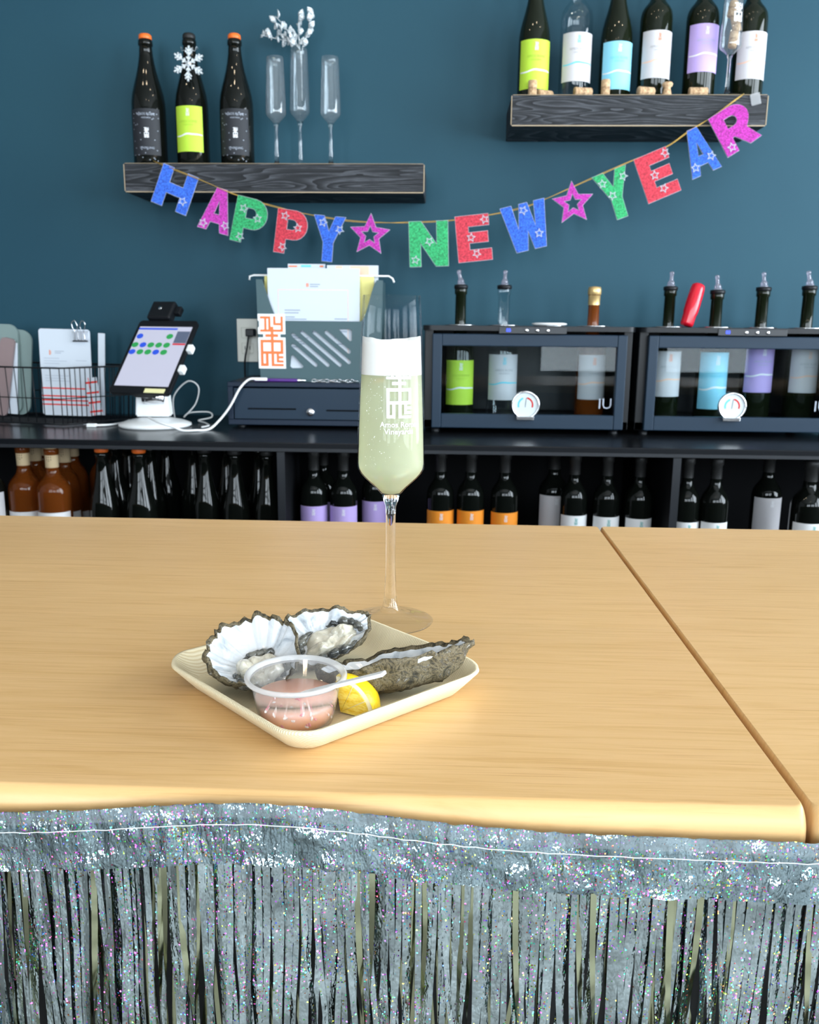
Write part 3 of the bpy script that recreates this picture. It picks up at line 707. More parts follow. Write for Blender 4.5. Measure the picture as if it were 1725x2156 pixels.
def label_parts(t, R, z0, z1, paper, ink, wave, ha=1.25, a0=0, emblem=True, words=True):
    k = (round(R, 4), round(z0, 4), round(z1, 4), paper, ink, wave, round(a0, 2)); h = z1 - z0
    lb = link('paper_label', memo(k + ('l',), lambda: patch(R, ha, z0, z1, 'paper_' + paper, a0)), t)
    if emblem: link('emblem', memo(k + ('e',), lambda: wrap(logo(h * .075, ink), R, z1 - h * .14, a0, .0008)), lb)
    if words:
        txt = 'ink_grey' if paper in ('grey_paper', 'white_paper') else {'lime': 'ink_lime', 'aqua': 'ink_aqua', 'lilac': 'ink_pale', 'orange': 'ink_peach', 'black_label': 'ink_white', 'lilac_dim': 'ink_pale'}[paper]
        link('lettering', memo(k + ('t',), lambda: wrap(text('AMOS ROME', h * .075, txt), R, z0 + h * .655, a0, .0008)), lb)
        link('lettering', memo(k + ('u',), lambda: wrap(text('VINEYARDS', h * .045, txt), R, z0 + h * .585, a0, .0008)), lb)
    if wave: link('wave_line', memo(k + ('w',), lambda: wave_strip(R, ha * .95, z0 + h * .36, h * .035, h * .035, wave, a0)), lb)
    return lb
def bottle(name, kind, loc, H, R, mt, label, group, top=None, rz=0):
    loc = (loc[0], loc[1], loc[2] + .0004); t = thing(name, label, 'bottle', loc, rz, group)
    link('glass_body', body_mesh(kind, H, R, mt), t)
    if top == 'crown': link('crown_cap', memo(('crown', H), lambda: lathe([(.0152, H - .009), (.0168, H - .007), (.0165, H + .0015), (.0130, H + .0050), (.006, H + .0062), (0, H + .0064)], 24, 'orange_cap')), t)
    if top == 'crown_dark': link('crown_cap', memo(('crownd', H), lambda: lathe([(.0152, H - .009), (.0168, H - .007), (.0165, H + .0015), (.0130, H + .0050), (0, H + .0060)], 24, 'black_cap')), t)
    if top == 'capsule': link('capsule', memo(('caps', H, R), lambda: lathe([(.385 * R + .0004, H * .84), (.372 * R + .0005, H * .94), (.435 * R + .0005, H * .945), (.435 * R + .0005, H * .985), (.38 * R, H * 1.003), (0, H * 1.004)], 24, 'black_cap')), t)
    if top == 'wood': 
        c = link('wooden_stopper', memo(('woodc', H), lambda: lathe([(.0150, H - .050), (.0158, H - .049), (.0162, H + .001), (.0150, H + .003), (0, H + .003)], 24, 'wood_cork')), t)
        link('stopper_print', memo(('woodp', H), lambda: wrap(cells([(a, b, a + .0016, b + .0028) for a in (-.006, -.001, .004) for b in (-.006, 0, .006)] + [(-.003, -.009, .002, -.008)], 'cork_print'), .0162, H - .024, 0, .0004)), c)
    return t

# ------------------------------------------------------------------ wall shelves
def wall_shelf(name, pts, mt, label):
    (ax, az), (bx, bz), dep = pts
    L = bx - ax; th = az - bz
    t = thing(name, label, 'shelf', (ax, YB - dep, bz))
    link('beam', box(0, L, 0, dep - .0005, 0, th, mt, .003, 2), t)
    e = .0026
    link('worn_edge', boxes([(.002, L - .002, -.0006, .0012, 0, e), (-.0006, .0012, -.0006, .0016, .003, th - .003), (L - .0016, L + .0006, -.0006, .0016, .003, th - .003), (.003, L - .003, -.0006, .0012, th - .0013, th - .0002)], 'worn_edge', .0004), t)
a, b = P(260, 343, y=2.40), P(893, 407, y=2.40)
SLZ = a.z
wall_shelf('wall_shelf', ((a.x, a.z), (b.x, b.z), .20), 'charred_wood', 'dark charred wood shelf under the black label sparkling bottles')
a, b = P(1078, 199, y=2.40), P(1613, 266, y=2.40)
SRZ = a.z
wall_shelf('wall_shelf', ((a.x, a.z), (b.x, b.z), .20), 'charred_wood_b', 'dark charred wood shelf holding the row of coloured label wine bottles')
YS = 2.485
def on_shelf(px, py, z, y=YS):
    p = P(px, py, y=y); return Vector((p.x, y, z))
def zat(px, py, y, z0): return P(px, py, y=y).z - z0
# left shelf
HS = zat(302, 72, YS, SLZ); 
def black_bottle(px, lab):
    loc = on_shelf(px, 330, SLZ); R = .0445
    t = bottle('sparkling_wine_bottle', 'burgundy', loc, HS - .006, R, 'black_glass', lab, 'sparkling wine bottles on the shelf', 'crown')
    y = YS - R; z0, z1 = zat(px, 326, y, SLZ), zat(px, 228, y, SLZ); h = z1 - z0
    lb = link('printed_label', memo('bl', lambda: patch(R, .95, z0, z1, 'paper_black_label')), t)
    link('emblem', memo('be', lambda: wrap(logo(.0115, 'ink_white', .02), R, z0 + h * .48, .12, .0008)), lb)
    for s_, zz, sz in (('AMOS ROME', .88, .0085), ('VINEYARDS', .80, .005), ('SPARKLING', .15, .0075)):
        link('lettering', memo('bt' + s_, lambda: wrap(text(s_, sz, 'ink_pale'), R, z0 + h * zz, .12, .0008)), lb)
    r_ = random.Random(5); dots = []
    for i in range(46):
        x, z = r_.uniform(-.034, .040), r_.uniform(-.03, h * .96)
        if abs(x - .005) < .013 and .15 * h < z < .8 * h: continue
        s = .0012; dots += [(x - s, z - s, x + s, z - s * .4), (x - s, z + s * .4, x + s, z + s), (x - s, z - s, x - s * .4, z + s), (x + s * .4, z - s, x + s, z + s)]
    link('bubble_print', memo('bd', lambda: wrap(cells(dots, 'ink_pale'), R, z0, .0, .0008)), lb)
black_bottle(318, 'black label sparkling bottle with orange crown cap near the blue letter H')
black_bottle(501, 'black label sparkling bottle with orange crown cap beside the empty flutes')
R = .0445; loc = on_shelf(408, 330, SLZ)
t = bottle('sparkling_wine_bottle', 'burgundy', loc, zat(400, 76, YS, SLZ), R * .97, 'black_glass', 'lime label sparkling bottle wearing the silver snowflake ornament', 'sparkling wine bottles on the shelf', 'crown_dark')
y = YS - R; label_parts(t, R * .97, zat(408, 319, y, SLZ), zat(408, 222, y, SLZ), 'lime', 'ink_white', 'ink_white', .92)
# snowflake
def snowflake():
    c = P(397, 134, y=YS - .055); R_ = P(397, 96, y=YS - .055).z - c.z
    t = thing('snowflake_ornament', 'silver glitter snowflake ornament hung on the lime label bottle', 'ornament', c)
    for k in range(6):
        bars = []
        def bar_(x0, z0, x1, z1, w_):
            d = Vector((x1 - x0, z1 - z0)).normalized(); n_ = Vector((-d.y, d.x)) * w_ / 2
            return [(x0 + n_.x, z0 + n_.y), (x0 - n_.x, z0 - n_.y), (x1 - n_.x, z1 - n_.y), (x1 + n_.x, z1 + n_.y)]
        q = []; u = R_
        for s in (-1, 1): q += [bar_(0, .48 * u, s * .20 * u, .70 * u, .085 * u), bar_(0, .66 * u, s * .17 * u, .86 * u, .085 * u), bar_(0, .24 * u, s * .13 * u, .37 * u, .08 * u)]
        q.append(bar_(0, 0, 0, u, .10 * u))
        V, Fc = [], []
        for j, p4 in enumerate(q):
            b_ = len(V); V += [(x, -.002, z) for x, z in p4] + [(x, .002, z) for x, z in p4]
            Fc += [(b_, b_ + 1, b_ + 2, b_ + 3), (b_ + 7, b_ + 6, b_ + 5, b_ + 4)] + [(b_ + i, b_ + 4 + i, b_ + 4 + (i + 1) % 4, b_ + (i + 1) % 4) for i in range(4)]
        link('arm', memo('snow', lambda: mk(V, Fc, 'glitter_silver')), t, (0, 0, 0), (0, k * PI / 3 + .06, 0))
    link('hub', lathe([(0, -.004), (.006, -.003), (.006, .003), (0, .004)], 12, 'glitter_silver'), t, (0, 0, 0), (PI / 2, 0, 0))
    r0 = .0215; cz = P(400, 100, y=YS).z - c.z
    link('hanging_loop', tube([(r0 * math.cos(k / 20 * 2 * PI) + (loc.x - c.x), r0 * math.sin(k / 20 * 2 * PI) + (YS - c.y), cz + (.0 if math.sin(k / 20 * 2 * PI) > -.5 else -.012)) for k in range(20)], .0006, 'glitter_silver', 5, True), t)
snowflake()
# empty flutes
def empty_flute(px, ytop, zbase, lab, y=YS, group='empty flutes on the shelf'):
    loc = on_shelf(px, 330 if zbase == SLZ else 190, zbase, y); h = zat(px, ytop, y, zbase); k = h / (OUT[-1][1])
    t = thing('champagne_flute', lab, 'glass', loc, 0, group)
    if 'sb' not in _pm:
        _pm['sb'] = MF_BOWL.copy(); _pm['sb'].materials.clear(); _pm['sb'].materials.append(MATS['shelf_glass'])
    for n_, me in (('stem', MF_STEM), ('bowl', _pm['sb'])):
        o = link(n_, me, t); o.scale = (1.04, 1.04, k)
    return t, h
empty_flute(583, 121, SLZ, 'empty clear flute between a black label bottle and the branch flute', 2.475)
FL, fh = empty_flute(633, 104, SLZ, 'clear flute used as a vase for the silver glitter branch', 2.52)
empty_flute(697, 121, SLZ, 'empty clear flute standing at the end of the row of three', 2.475)
def branch():
    y0 = 2.52
    q = lambda x, z, y=y0: P(240 + x / 3.317, z / 3.317, y=y)
    base = q(1315, 700)
    t = thing('silver_branch', 'glittery silver leaf spray standing in the middle flute', 'decoration', base)
    ends = [[(1315, 700), (1312, 480), (1305, 360), (1250, 300), (1180, 280), (1100, 262), (1025, 245)], [(1312, 480), (1300, 350), (1230, 240), (1180, 170), (1125, 112)], [(1312, 480), (1300, 350), (1290, 230), (1292, 100)], [(1312, 480), (1315, 350), (1350, 240), (1372, 140), (1390, 80)]]
    for e in ends: link('stem', tube(catmull([q(*p) - base for p in e], 4), .0011, 'glitter_silver', 5), t)
    def leaf_mesh():
        V, Fc = [], []
        for i in range(6):
            s = i / 5; z = s * .018; w_ = .0052 * math.sin(PI * min(1, s * .93 + .07)) + .0004
            for k in range(8): a = 2 * PI * k / 8; V.append((w_ * math.cos(a), w_ * .45 * math.sin(a) - .003 * math.sin(PI * s), z))
        for i in range(5):
            for k in range(8): Fc.append((i * 8 + k, i * 8 + (k + 1) % 8, (i + 1) * 8 + (k + 1) % 8, (i + 1) * 8 + k))
        return mk(V, Fc, 'glitter_silver', True)
    LM = leaf_mesh(); r_ = random.Random(3)
    for x, z in [(1140, 115), (1120, 185), (1180, 165), (1065, 235), (1025, 245), (1100, 265), (1145, 275), (1150, 230), (1220, 215), (1205, 265), (1180, 310), (1215, 300), (1250, 295), (1295, 105), (1280, 155), (1290, 190), (1390, 85), (1365, 135), (1365, 180), (1375, 210), (1345, 245), (1300, 225), (1330, 305), (1300, 290), (1262, 305), (1245, 260), (1288, 312), (1190, 235), (1170, 205), (1240, 310), (1318, 310), (1130, 140), (1160, 190), (1085, 250), (1230, 265), (1275, 265), (1355, 225), (1300, 130), (1378, 110), (1255, 240), (1200, 190)]:
        p = q(x, z + 18, y0 + r_.uniform(-.012, .012) * (z < 340)); link('leaf', LM, t, p - base, (r_.uniform(-.5, .5), r_.uniform(-.9, .9), r_.uniform(0, 3))).scale = (1.45, 1.45, 1.25)
branch()

# right shelf bottles
def rb(px, pxt, kind, lab, paper, ink, wave, ly0, ly1, mt='green_glass', R=.0405, y=YS, H=.31, name='wine_bottle'):
    loc = on_shelf(px, 188, SRZ, y); t = bottle(name, kind, loc, H, R, mt, lab, 'coloured label wine bottles on the shelf', 'capsule' if mt != 'clear_glass' else None)
    yy = y - R; label_parts(t, R, zat(px, ly1, yy, SRZ), zat(px, ly0, yy, SRZ), paper, ink, wave, 1.15, .08)
    return t
rb(1122, 1, 'burgundy', 'wine bottle with lime green label and sloping shoulders', 'lime', 'ink_white', 'ink_white', 82, 187)
rb(1209, 1, 'bordeaux', 'clear glass wine bottle with pale label and aqua emblem', 'grey_paper', 'ink_aqua', 'ink_aqua', 67, 171, 'clear_glass')
rb(1293, 1, 'burgundy', 'wine bottle with light blue label and sloping shoulders', 'aqua', 'ink_white', 'ink_white', 86, 188)
rb(1374, 1, 'bordeaux', 'dark wine bottle with pale label between the blue and lilac label bottles', 'grey_paper', 'ink_orange', 'ink_peach', 63, 164)
rb(1470, 1, 'bordeaux', 'dark wine bottle with lilac label on the wall shelf', 'lilac', 'ink_white', 'ink_white', 49, 151)
rb(1571, 1, 'bordeaux', 'dark wine bottle with pale label behind the flute of corks', 'grey_paper', 'ink_orange', 'ink_peach', 65, 166, y=2.50)
FC, fch = empty_flute(1531, -12, SRZ, 'flute filled with a few corks at the end of the bottle row', 2.425, None)
lgm = wrap(logo(.021, 'ink_white'), RO, RO and (OUT[-1][1] * .80), .3); o = link('etched_emblem', lgm, FC.children[1])
def cork(px, py, lab, rot, y=2.425, zz=None, L=.040, r=.0112, z0=None, kind='cork'):
    p = P(px, py, y=y)
    me = memo(('cork', L, r), lambda: lathe([(0, -L / 2), (r * .93, -L / 2), (r, -L / 2 + .0015), (r, L / 2 - .0015), (r * .93, L / 2), (0, L / 2)], 20, 'cork'))
    if kind == 'mushroom': me = memo(('mush', L, r), lambda: lathe([(0, -L / 2), (r * 1.1, -L / 2), (r * 1.15, -L / 2 + .004), (r * .82, 0), (r * .80, L * .12), (r * 1.2, L * .22), (r * 1.3, L * .36), (r * 1.1, L * .46), (0, L / 2)], 20, 'cork'))
    t = thing('cork', lab, 'cork', (p.x, y, (SRZ if z0 is None else z0) + (zz if zz is not None else r)), 0, 'wine corks on the bottle shelf', rot)
    link('cork_body', me, t)
    if kind == 'cork': link('cork_print', memo(('cpr', L, r), lambda: wrap(text('AMOS ROME', .006, 'cork_print'), r, 0, .2, .0004)), t, (0, 0, 0), None)
    return t
up = (0, 0, 0)
cork(1122, 180, 'cork standing upright before the lime label bottle', up, 2.43, .020)
cork(1148, 185, 'cork lying on its side next to the lime label bottle', (0, PI / 2, .5), 2.45)
cork(1228, 183, 'long cork lying before the clear glass bottle', (0, PI / 2, .25), 2.425, None, .045)
cork(1276, 175, 'printed cork standing upright before the light blue label bottle', up, 2.425, .020)
cork(1361, 183, 'cork lying before the pale label bottle', (0, PI / 2, .3), 2.42, None, .042)
cork(1406, 175, 'mushroom shaped sparkling cork standing on its head', up, 2.425, .0175, .035, .0105, None, 'mushroom')
cork(1471, 183, 'printed cork lying before the lilac label bottle', (0, PI / 2, .04), 2.425, None, .045)
fz = OUT[5][1] * fch / OUT[-1][1]
for i, (px, dz, ry, lab) in enumerate([(1543, .052, .12, 'lowest cork inside the flute on the bottle shelf'), (1546, .089, -.35, 'tilted middle cork inside the flute on the bottle shelf'), (1537, .122, .2, 'topmost cork inside the flute on the bottle shelf')]):
    p = P(px, 100, y=2.425); cork(px, 100, lab, (0, ry, .4), 2.425, fz + dz - .017, .036, .0105)

# ------------------------------------------------------------------ HAPPY NEW YEAR banner
YBN = 2.380
def arc(cx, cy, rx, ry, a0, a1, n=10): return [(cx + rx * math.cos(math.radians(a0 + (a1 - a0) * k / n)), cy + ry * math.sin(math.radians(a0 + (a1 - a0) * k / n))) for k in range(n + 1)]
def starp(r, rin, rot=90): return [((r if k % 2 == 0 else rin) * math.cos(math.radians(rot + 36 * k)), (r if k % 2 == 0 else rin) * math.sin(math.radians(rot + 36 * k))) for k in range(10)]
GLY = {
 'H': ([(0, 0), (.3, 0), (.3, .36), (.7, .36), (.7, 0), (1, 0), (1, 1), (.7, 1), (.7, .62), (.3, .62), (.3, 1), (0, 1)], []),
 'A': ([(0, 0), (.28, 0), (.35, .2), (.65, .2), (.72, 0), (1, 0), (.66, 1), (.34, 1)], [[(.41, .40), (.59, .40), (.5, .72)]]),
 'P': ([(0, 0), (.34, 0), (.34, .33), (.55, .33)] + arc(.58, .665, .42, .335, -90, 90) + [(0, 1)], [[(.34, .55), (.34, .79)] + arc(.52, .67, .14, .12, 90, -90, 6)]),
 'Y': ([(.34, 0), (.66, 0), (.66, .42), (1, 1), (.68, 1), (.5, .66), (.32, 1), (0, 1), (.34, .42)], []),
 'N': ([(0, 0), (.29, 0), (.29, .52), (.68, 0), (1, 0), (1, 1), (.71, 1), (.71, .48), (.31, 1), (0, 1)], []),
 'E': ([(0, 0), (1, 0), (1, .25), (.36, .25), (.36, .40), (.92, .40), (.92, .63), (.36, .63), (.36, .76), (.97, .76), (.97, 1), (0, 1)], []),
 'W': ([(.18, 0), (.44, 0), (.52, .42), (.60, 0), (.86, 0), (1, 1), (.76, 1), (.71, .46), (.61, 1), (.43, 1), (.32, .46), (.25, 1), (0, 1)], []),
 'R': ([(0, 0), (.33, 0), (.33, .33), (.40, .33), (.68, 0), (1, .02), (.78, .38)] + arc(.55, .69, .42, .31, -35, 90) + [(0, 1)], [[(.33, .56), (.33, .80)] + arc(.50, .68, .15, .12, 90, -90, 6)]),
}
BAN = thing('letter_banner', 'glitter letter banner spelling HAPPY NEW YEAR strung between the two shelves', 'banner', (0, YBN, 0))
def letter(ch, col, tl, tr, bl, sz=1.0, stars=((.2, .15), (.75, .6)), dy=0, tw=0):
    A, B, C = P(*tl, y=YBN), P(*tr, y=YBN), P(*bl, y=YBN)
    w_ = (B - A).length; h = (C - A).length; ang = math.atan2((B - A).z, (B - A).x); a2 = math.atan2((A - C).z, (A - C).x) - PI / 2
    ang = (ang + a2) / 2
    o_, hs = GLY[ch]
    sc = lambda lp: [(x * w_, (y - 1) * h) for x, y in lp]
    L = link('letter', poly(sc(o_), [sc(q) for q in hs], .0016, 'glitter_' + col), BAN, (A.x, dy, A.z), (0, -ang, tw))
    L['label'] = '%s glitter letter %s' % (col, ch)
    b = link('silver_backing', poly(sc(o_), [sc(q) for q in hs], .0010, 'silver_edge', .0009), L, (0, .0016, 0))
    for i, (sx, sz_) in enumerate(stars):
        link('small_star', memo('sstar' + col, lambda: poly(starp(.0125, .0058), [starp(.0085, .0038)], .0012, 'silver_edge')), L, (sx * w_, -.0016, (sz_ - 1) * h), (0, .4 * i + .2, 0))
        link('small_star_fill', memo('sstarf' + col, lambda: poly(starp(.0085, .0038), [], .0010, 'glitter_' + col)), L, (sx * w_, -.0014, (sz_ - 1) * h), (0, .4 * i + .2, 0))
letter('H', 'blue', (345, 344), (416, 373), (319, 424), stars=((.8, .3),), tw=.15)
letter('A', 'magenta', (436, 388), (500, 404), (413, 476), stars=((.15, .12), (.85, .2)), tw=.1)
letter('P', 'green', (502, 411), (569, 428), (484, 504), stars=((.25, .75), (.3, .12), (.72, .60)), dy=-.002)
letter('P', 'red', (586, 438), (651, 446), (573, 529), stars=((.25, .85), (.28, .14), (.7, .62)), dy=.002)
letter('Y', 'blue', (662, 452), (728, 457), (654, 547), stars=((.3, .85), (.85, .72)))
letter('N', 'green', (861, 467), (943, 463), (862, 562), stars=((.15, .15), (.52, .55)))
letter('E', 'red', (958, 457), (1030, 452), (970, 553), stars=((.42, .52), (.55, .16), (.85, .88)))
letter('W', 'blue', (1053, 440), (1146, 419), (1074, 536), stars=((.75, .3), (.5, .85)))
letter('Y', 'green', (1247, 374), (1318, 350), (1280, 470), stars=((.22, .8), (.85, .8), (.4, .5)))
letter('E', 'red', (1335, 337), (1404, 309), (1368, 428), stars=((.42, .52), (.55, .18), (.9, .88)))
letter('A', 'blue', (1427, 285), (1487, 254), (1455, 379), stars=((.2, .2), (.8, .3)), dy=.003)
letter('R', 'magenta', (1491, 252), (1562, 206), (1532, 332), stars=((.2, .15),), dy=-.003)
def big_star(cx, cy, rpx, rot):
    c = P(cx, cy, y=YBN); r = P(cx + rpx, cy, y=YBN).x - c.x
    s = link('star', poly(starp(r, r * .47), [starp(r * .46, r * .21)], .0016, 'glitter_magenta'), BAN, (c.x, 0, c.z), (0, rot, 0)); s['label'] = 'magenta glitter star with a star shaped cutout'
    link('silver_backing', poly(starp(r, r * .47), [starp(r * .46, r * .21)], .0010, 'silver_edge', .0009), s, (0, .0016, 0))
big_star(779, 495, 43, .06); big_star(1207, 428, 44, -.12)
sp_ = [(322, 338), (345, 347), (417, 376), (500, 412), (580, 436), (650, 451), (730, 463), (800, 468), (862, 469), (945, 465), (1030, 452), (1100, 436), (1146, 420), (1247, 376), (1335, 337), (1404, 308), (1450, 276), (1500, 246), (1548, 212), (1568, 197)]
for d in (0, 1):
    link('string', tube(catmull([Vector((0, -YBN, 0)) + P(x, yy + d * 2.2 * math.sin(i * 1.3), y=YBN if 0 < i < 19 else 2.397) + Vector((0, .0028 + .0012 * d, 0)) for i, (x, yy) in enumerate(sp_)], 5), .0008, 'gold_string', 5), BAN)
c = P(1592, 208, y=2.394)
t = thing('shelf_clip', 'small clear plastic clip holding the banner string to the shelf', 'clip', (c.x, 2.3985, c.z), 0, None, (0, -.25, 0))
link('clip_body', box(-.012, .012, -.004, -.0008, -.014, .014, 'clip_plastic', .002), t)

# ------------------------------------------------------------------ back counter
ZC0 = .918; CFY = 2.015
SHZ = .576
t = thing('back_counter', 'black back bar counter with open wine shelves below', 'counter', (0, CFY, 0))
D = YB - CFY - .001
link('countertop', box(-2.3, 2.4, 0, D, ZC0 - .022, ZC0, 'black_laminate', .002), t)
link('front_edge', box(-2.3, 2.4, -.0012, 0, ZC0 - .021, ZC0 - .013, 'edge_band', .0004), t)
link('shelf_board', box(-2.3, 2.4, .03, D, SHZ - .025, SHZ, 'black_matte'), t)
link('back_panel', box(-2.3, 2.4, D - .02, D, 0, ZC0 - .022, 'black_matte'), t)
link('plinth', box(-2.3, 2.4, .05, .07, 0, SHZ - .025, 'black_matte'), t)
for px, py in ((595, 1000), (1419, 1020), (-640, 1000), (2220, 1040)):
    p = P(px, py, y=CFY + .02)
    dv = link('divider', box(p.x - .009, p.x + .009, .004, D - .02, 0, ZC0 - .022, 'black_matte'), t)
    link('divider_edge', box(p.x - .009, p.x + .009, .0025, .004, SHZ, ZC0 - .0225, 'edge_band'), dv)
# bottles under the counter
def ub(px, py, y, kind, label, top, paper=None, ink='ink_white', mt='black_glass', R=.0385, H=None, lt=None, group='bottles under the back counter', name='wine_bottle', lab_h=.10):
    p = P(px, py, z=.886); y = min(p.y, 2.52); p = P(px, py, y=y); H = H or (p.z - SHZ)      # all stand equally high, so the pixel gives the row
    t = bottle(name, kind, (p.x, y, SHZ), H, R, mt, label, group, top)
    if paper:
        z1 = P(px, lt, y=y - R).z - SHZ; label_parts(t, R, z1 - lab_h, z1, paper, ink, None, 1.3, .1, True, False)
    return t
# rose wine
ub(46, 938, 2.17, 'bordeaux', 'amber rose bottle with printed wooden stopper, front row near the wire basket', 'wood', 'white_paper', mt='amber', R=.041, lt=1079)
ub(107, 942, 2.15, 'bordeaux', 'amber rose bottle with printed wooden stopper, front row beside the orange capped bottles', 'wood', 'white_paper', mt='amber', R=.041, lt=1081)
for (px, py, y, l_) in ((71, 929, 2.27, 'amber bottle, second row behind the stoppered rose bottles under the basket'), (133, 932, 2.25, 'amber bottle, second row behind the stoppered rose near the orange caps'), (91, 919, 2.38, 'amber bottle at the very back under the wire basket'), (151, 921, 2.36, 'amber bottle at the very back under the tablet stand'), (212, 919, 2.46, 'dim amber bottle in the dark behind the orange capped bottles')):
    ub(px, py, y, 'bordeaux', l_, 'wood', 'white_paper', mt='amber', R=.036, lt=1079)
ub(-30, 940, 2.17, 'bordeaux', 'dark bottle with pale label at the end of the rose bottles', 'capsule', 'grey_paper', lt=1040)
# orange crown caps
for (px, py, y, l_) in ((213, 944, 2.14, 'orange capped dark sparkling bottle, front row beside the rose'), (292, 946, 2.13, 'orange capped dark sparkling bottle, front row below the tablet stand'), (239, 933, 2.26, 'orange capped dark sparkling bottle, second row beside the rose'), (314, 934, 2.25, 'orange capped dark sparkling bottle, second row below the tablet stand'), (269, 923, 2.38, 'orange capped dark sparkling bottle, back row beside the rose'), (349, 925, 2.36, 'orange capped dark sparkling bottle, back row below the tablet stand')):
    ub(px, py, y, 'burgundy', l_, 'crown', R=.0385, name='sparkling_wine_bottle')
for (px, py, y, l_) in ((430, 946, 2.16, 'dark capped sparkling bottle beneath the white cable'), (494, 949, 2.16, 'dark capped sparkling bottle below the cash drawer'), (562, 951, 2.16, 'dark capped sparkling bottle next to the shelf divider'), (405, 932, 2.30, 'dark capped sparkling bottle, second row beneath the white cable'), (476, 934, 2.30, 'dark capped sparkling bottle, second row below the cash drawer'), (545, 938, 2.30, 'dark capped sparkling bottle, second row next to the divider')):
    ub(px, py, y, 'burgundy', l_, 'crown_dark', R=.0340, name='sparkling_wine_bottle')
for (px, py, y, lt, l_) in ((660, 947, 2.15, 1067, 'lilac label bottle under the counter beside the divider'), (723, 948, 2.15, 1068, 'lilac label bottle under the counter, next along from the divider'), (790, 941, 2.22, 1057, 'lilac label bottle set a little back behind the wine glass stem'), (680, 938, 2.27, 1058, 'lilac label bottle in the second row below the cash drawer')):
    ub(px, py, y, 'bordeaux', l_, 'capsule', 'lilac', lt=lt, R=.034)
for (px, py, y, lt, l_) in ((929, 950, 2.14, 1077, 'orange label bottle nearest the lilac ones under the counter'), (993, 951, 2.14, 1077, 'orange label bottle in the middle of the three'), (1065, 952, 2.14, 1081, 'orange label bottle next to the white label bottles')):
    ub(px, py, y, 'bordeaux', l_, 'capsule', 'orange', lt=lt, R=.034)
for (px, py, y, lt, l_) in ((1213, 956, 2.14, 1087, 'white label bottle nearest the orange labels under the counter'), (1282, 958, 2.14, 1090, 'white label bottle in the middle of the three beside the divider'), (1351, 960, 2.14, 1094, 'white label bottle touching the shelf divider on the orange label side'), (1452, 962, 2.14, 1101, 'white label bottle just past the divider'), (1512, 964, 2.14, 1102, 'white label bottle second past the divider')):
    ub(px, py, y, 'bordeaux', l_, 'capsule', 'white_paper', 'ink_teal', lt=lt, R=.033)
ub(1170, 946, 2.25, 'bordeaux', 'white label bottle half hidden in the second row', 'capsule', 'grey_paper', lt=1045)
ub(1623, 952, 2.25, 'bordeaux', 'grey label bottle set back in the dark bay', 'capsule', 'grey_paper', lt=1050, R=.036)
ub(1712, 969, 2.13, 'bordeaux', 'white label bottle at the front beyond the grey label bottle', 'capsule', 'white_paper', 'ink_teal', lt=1104, R=.0395)

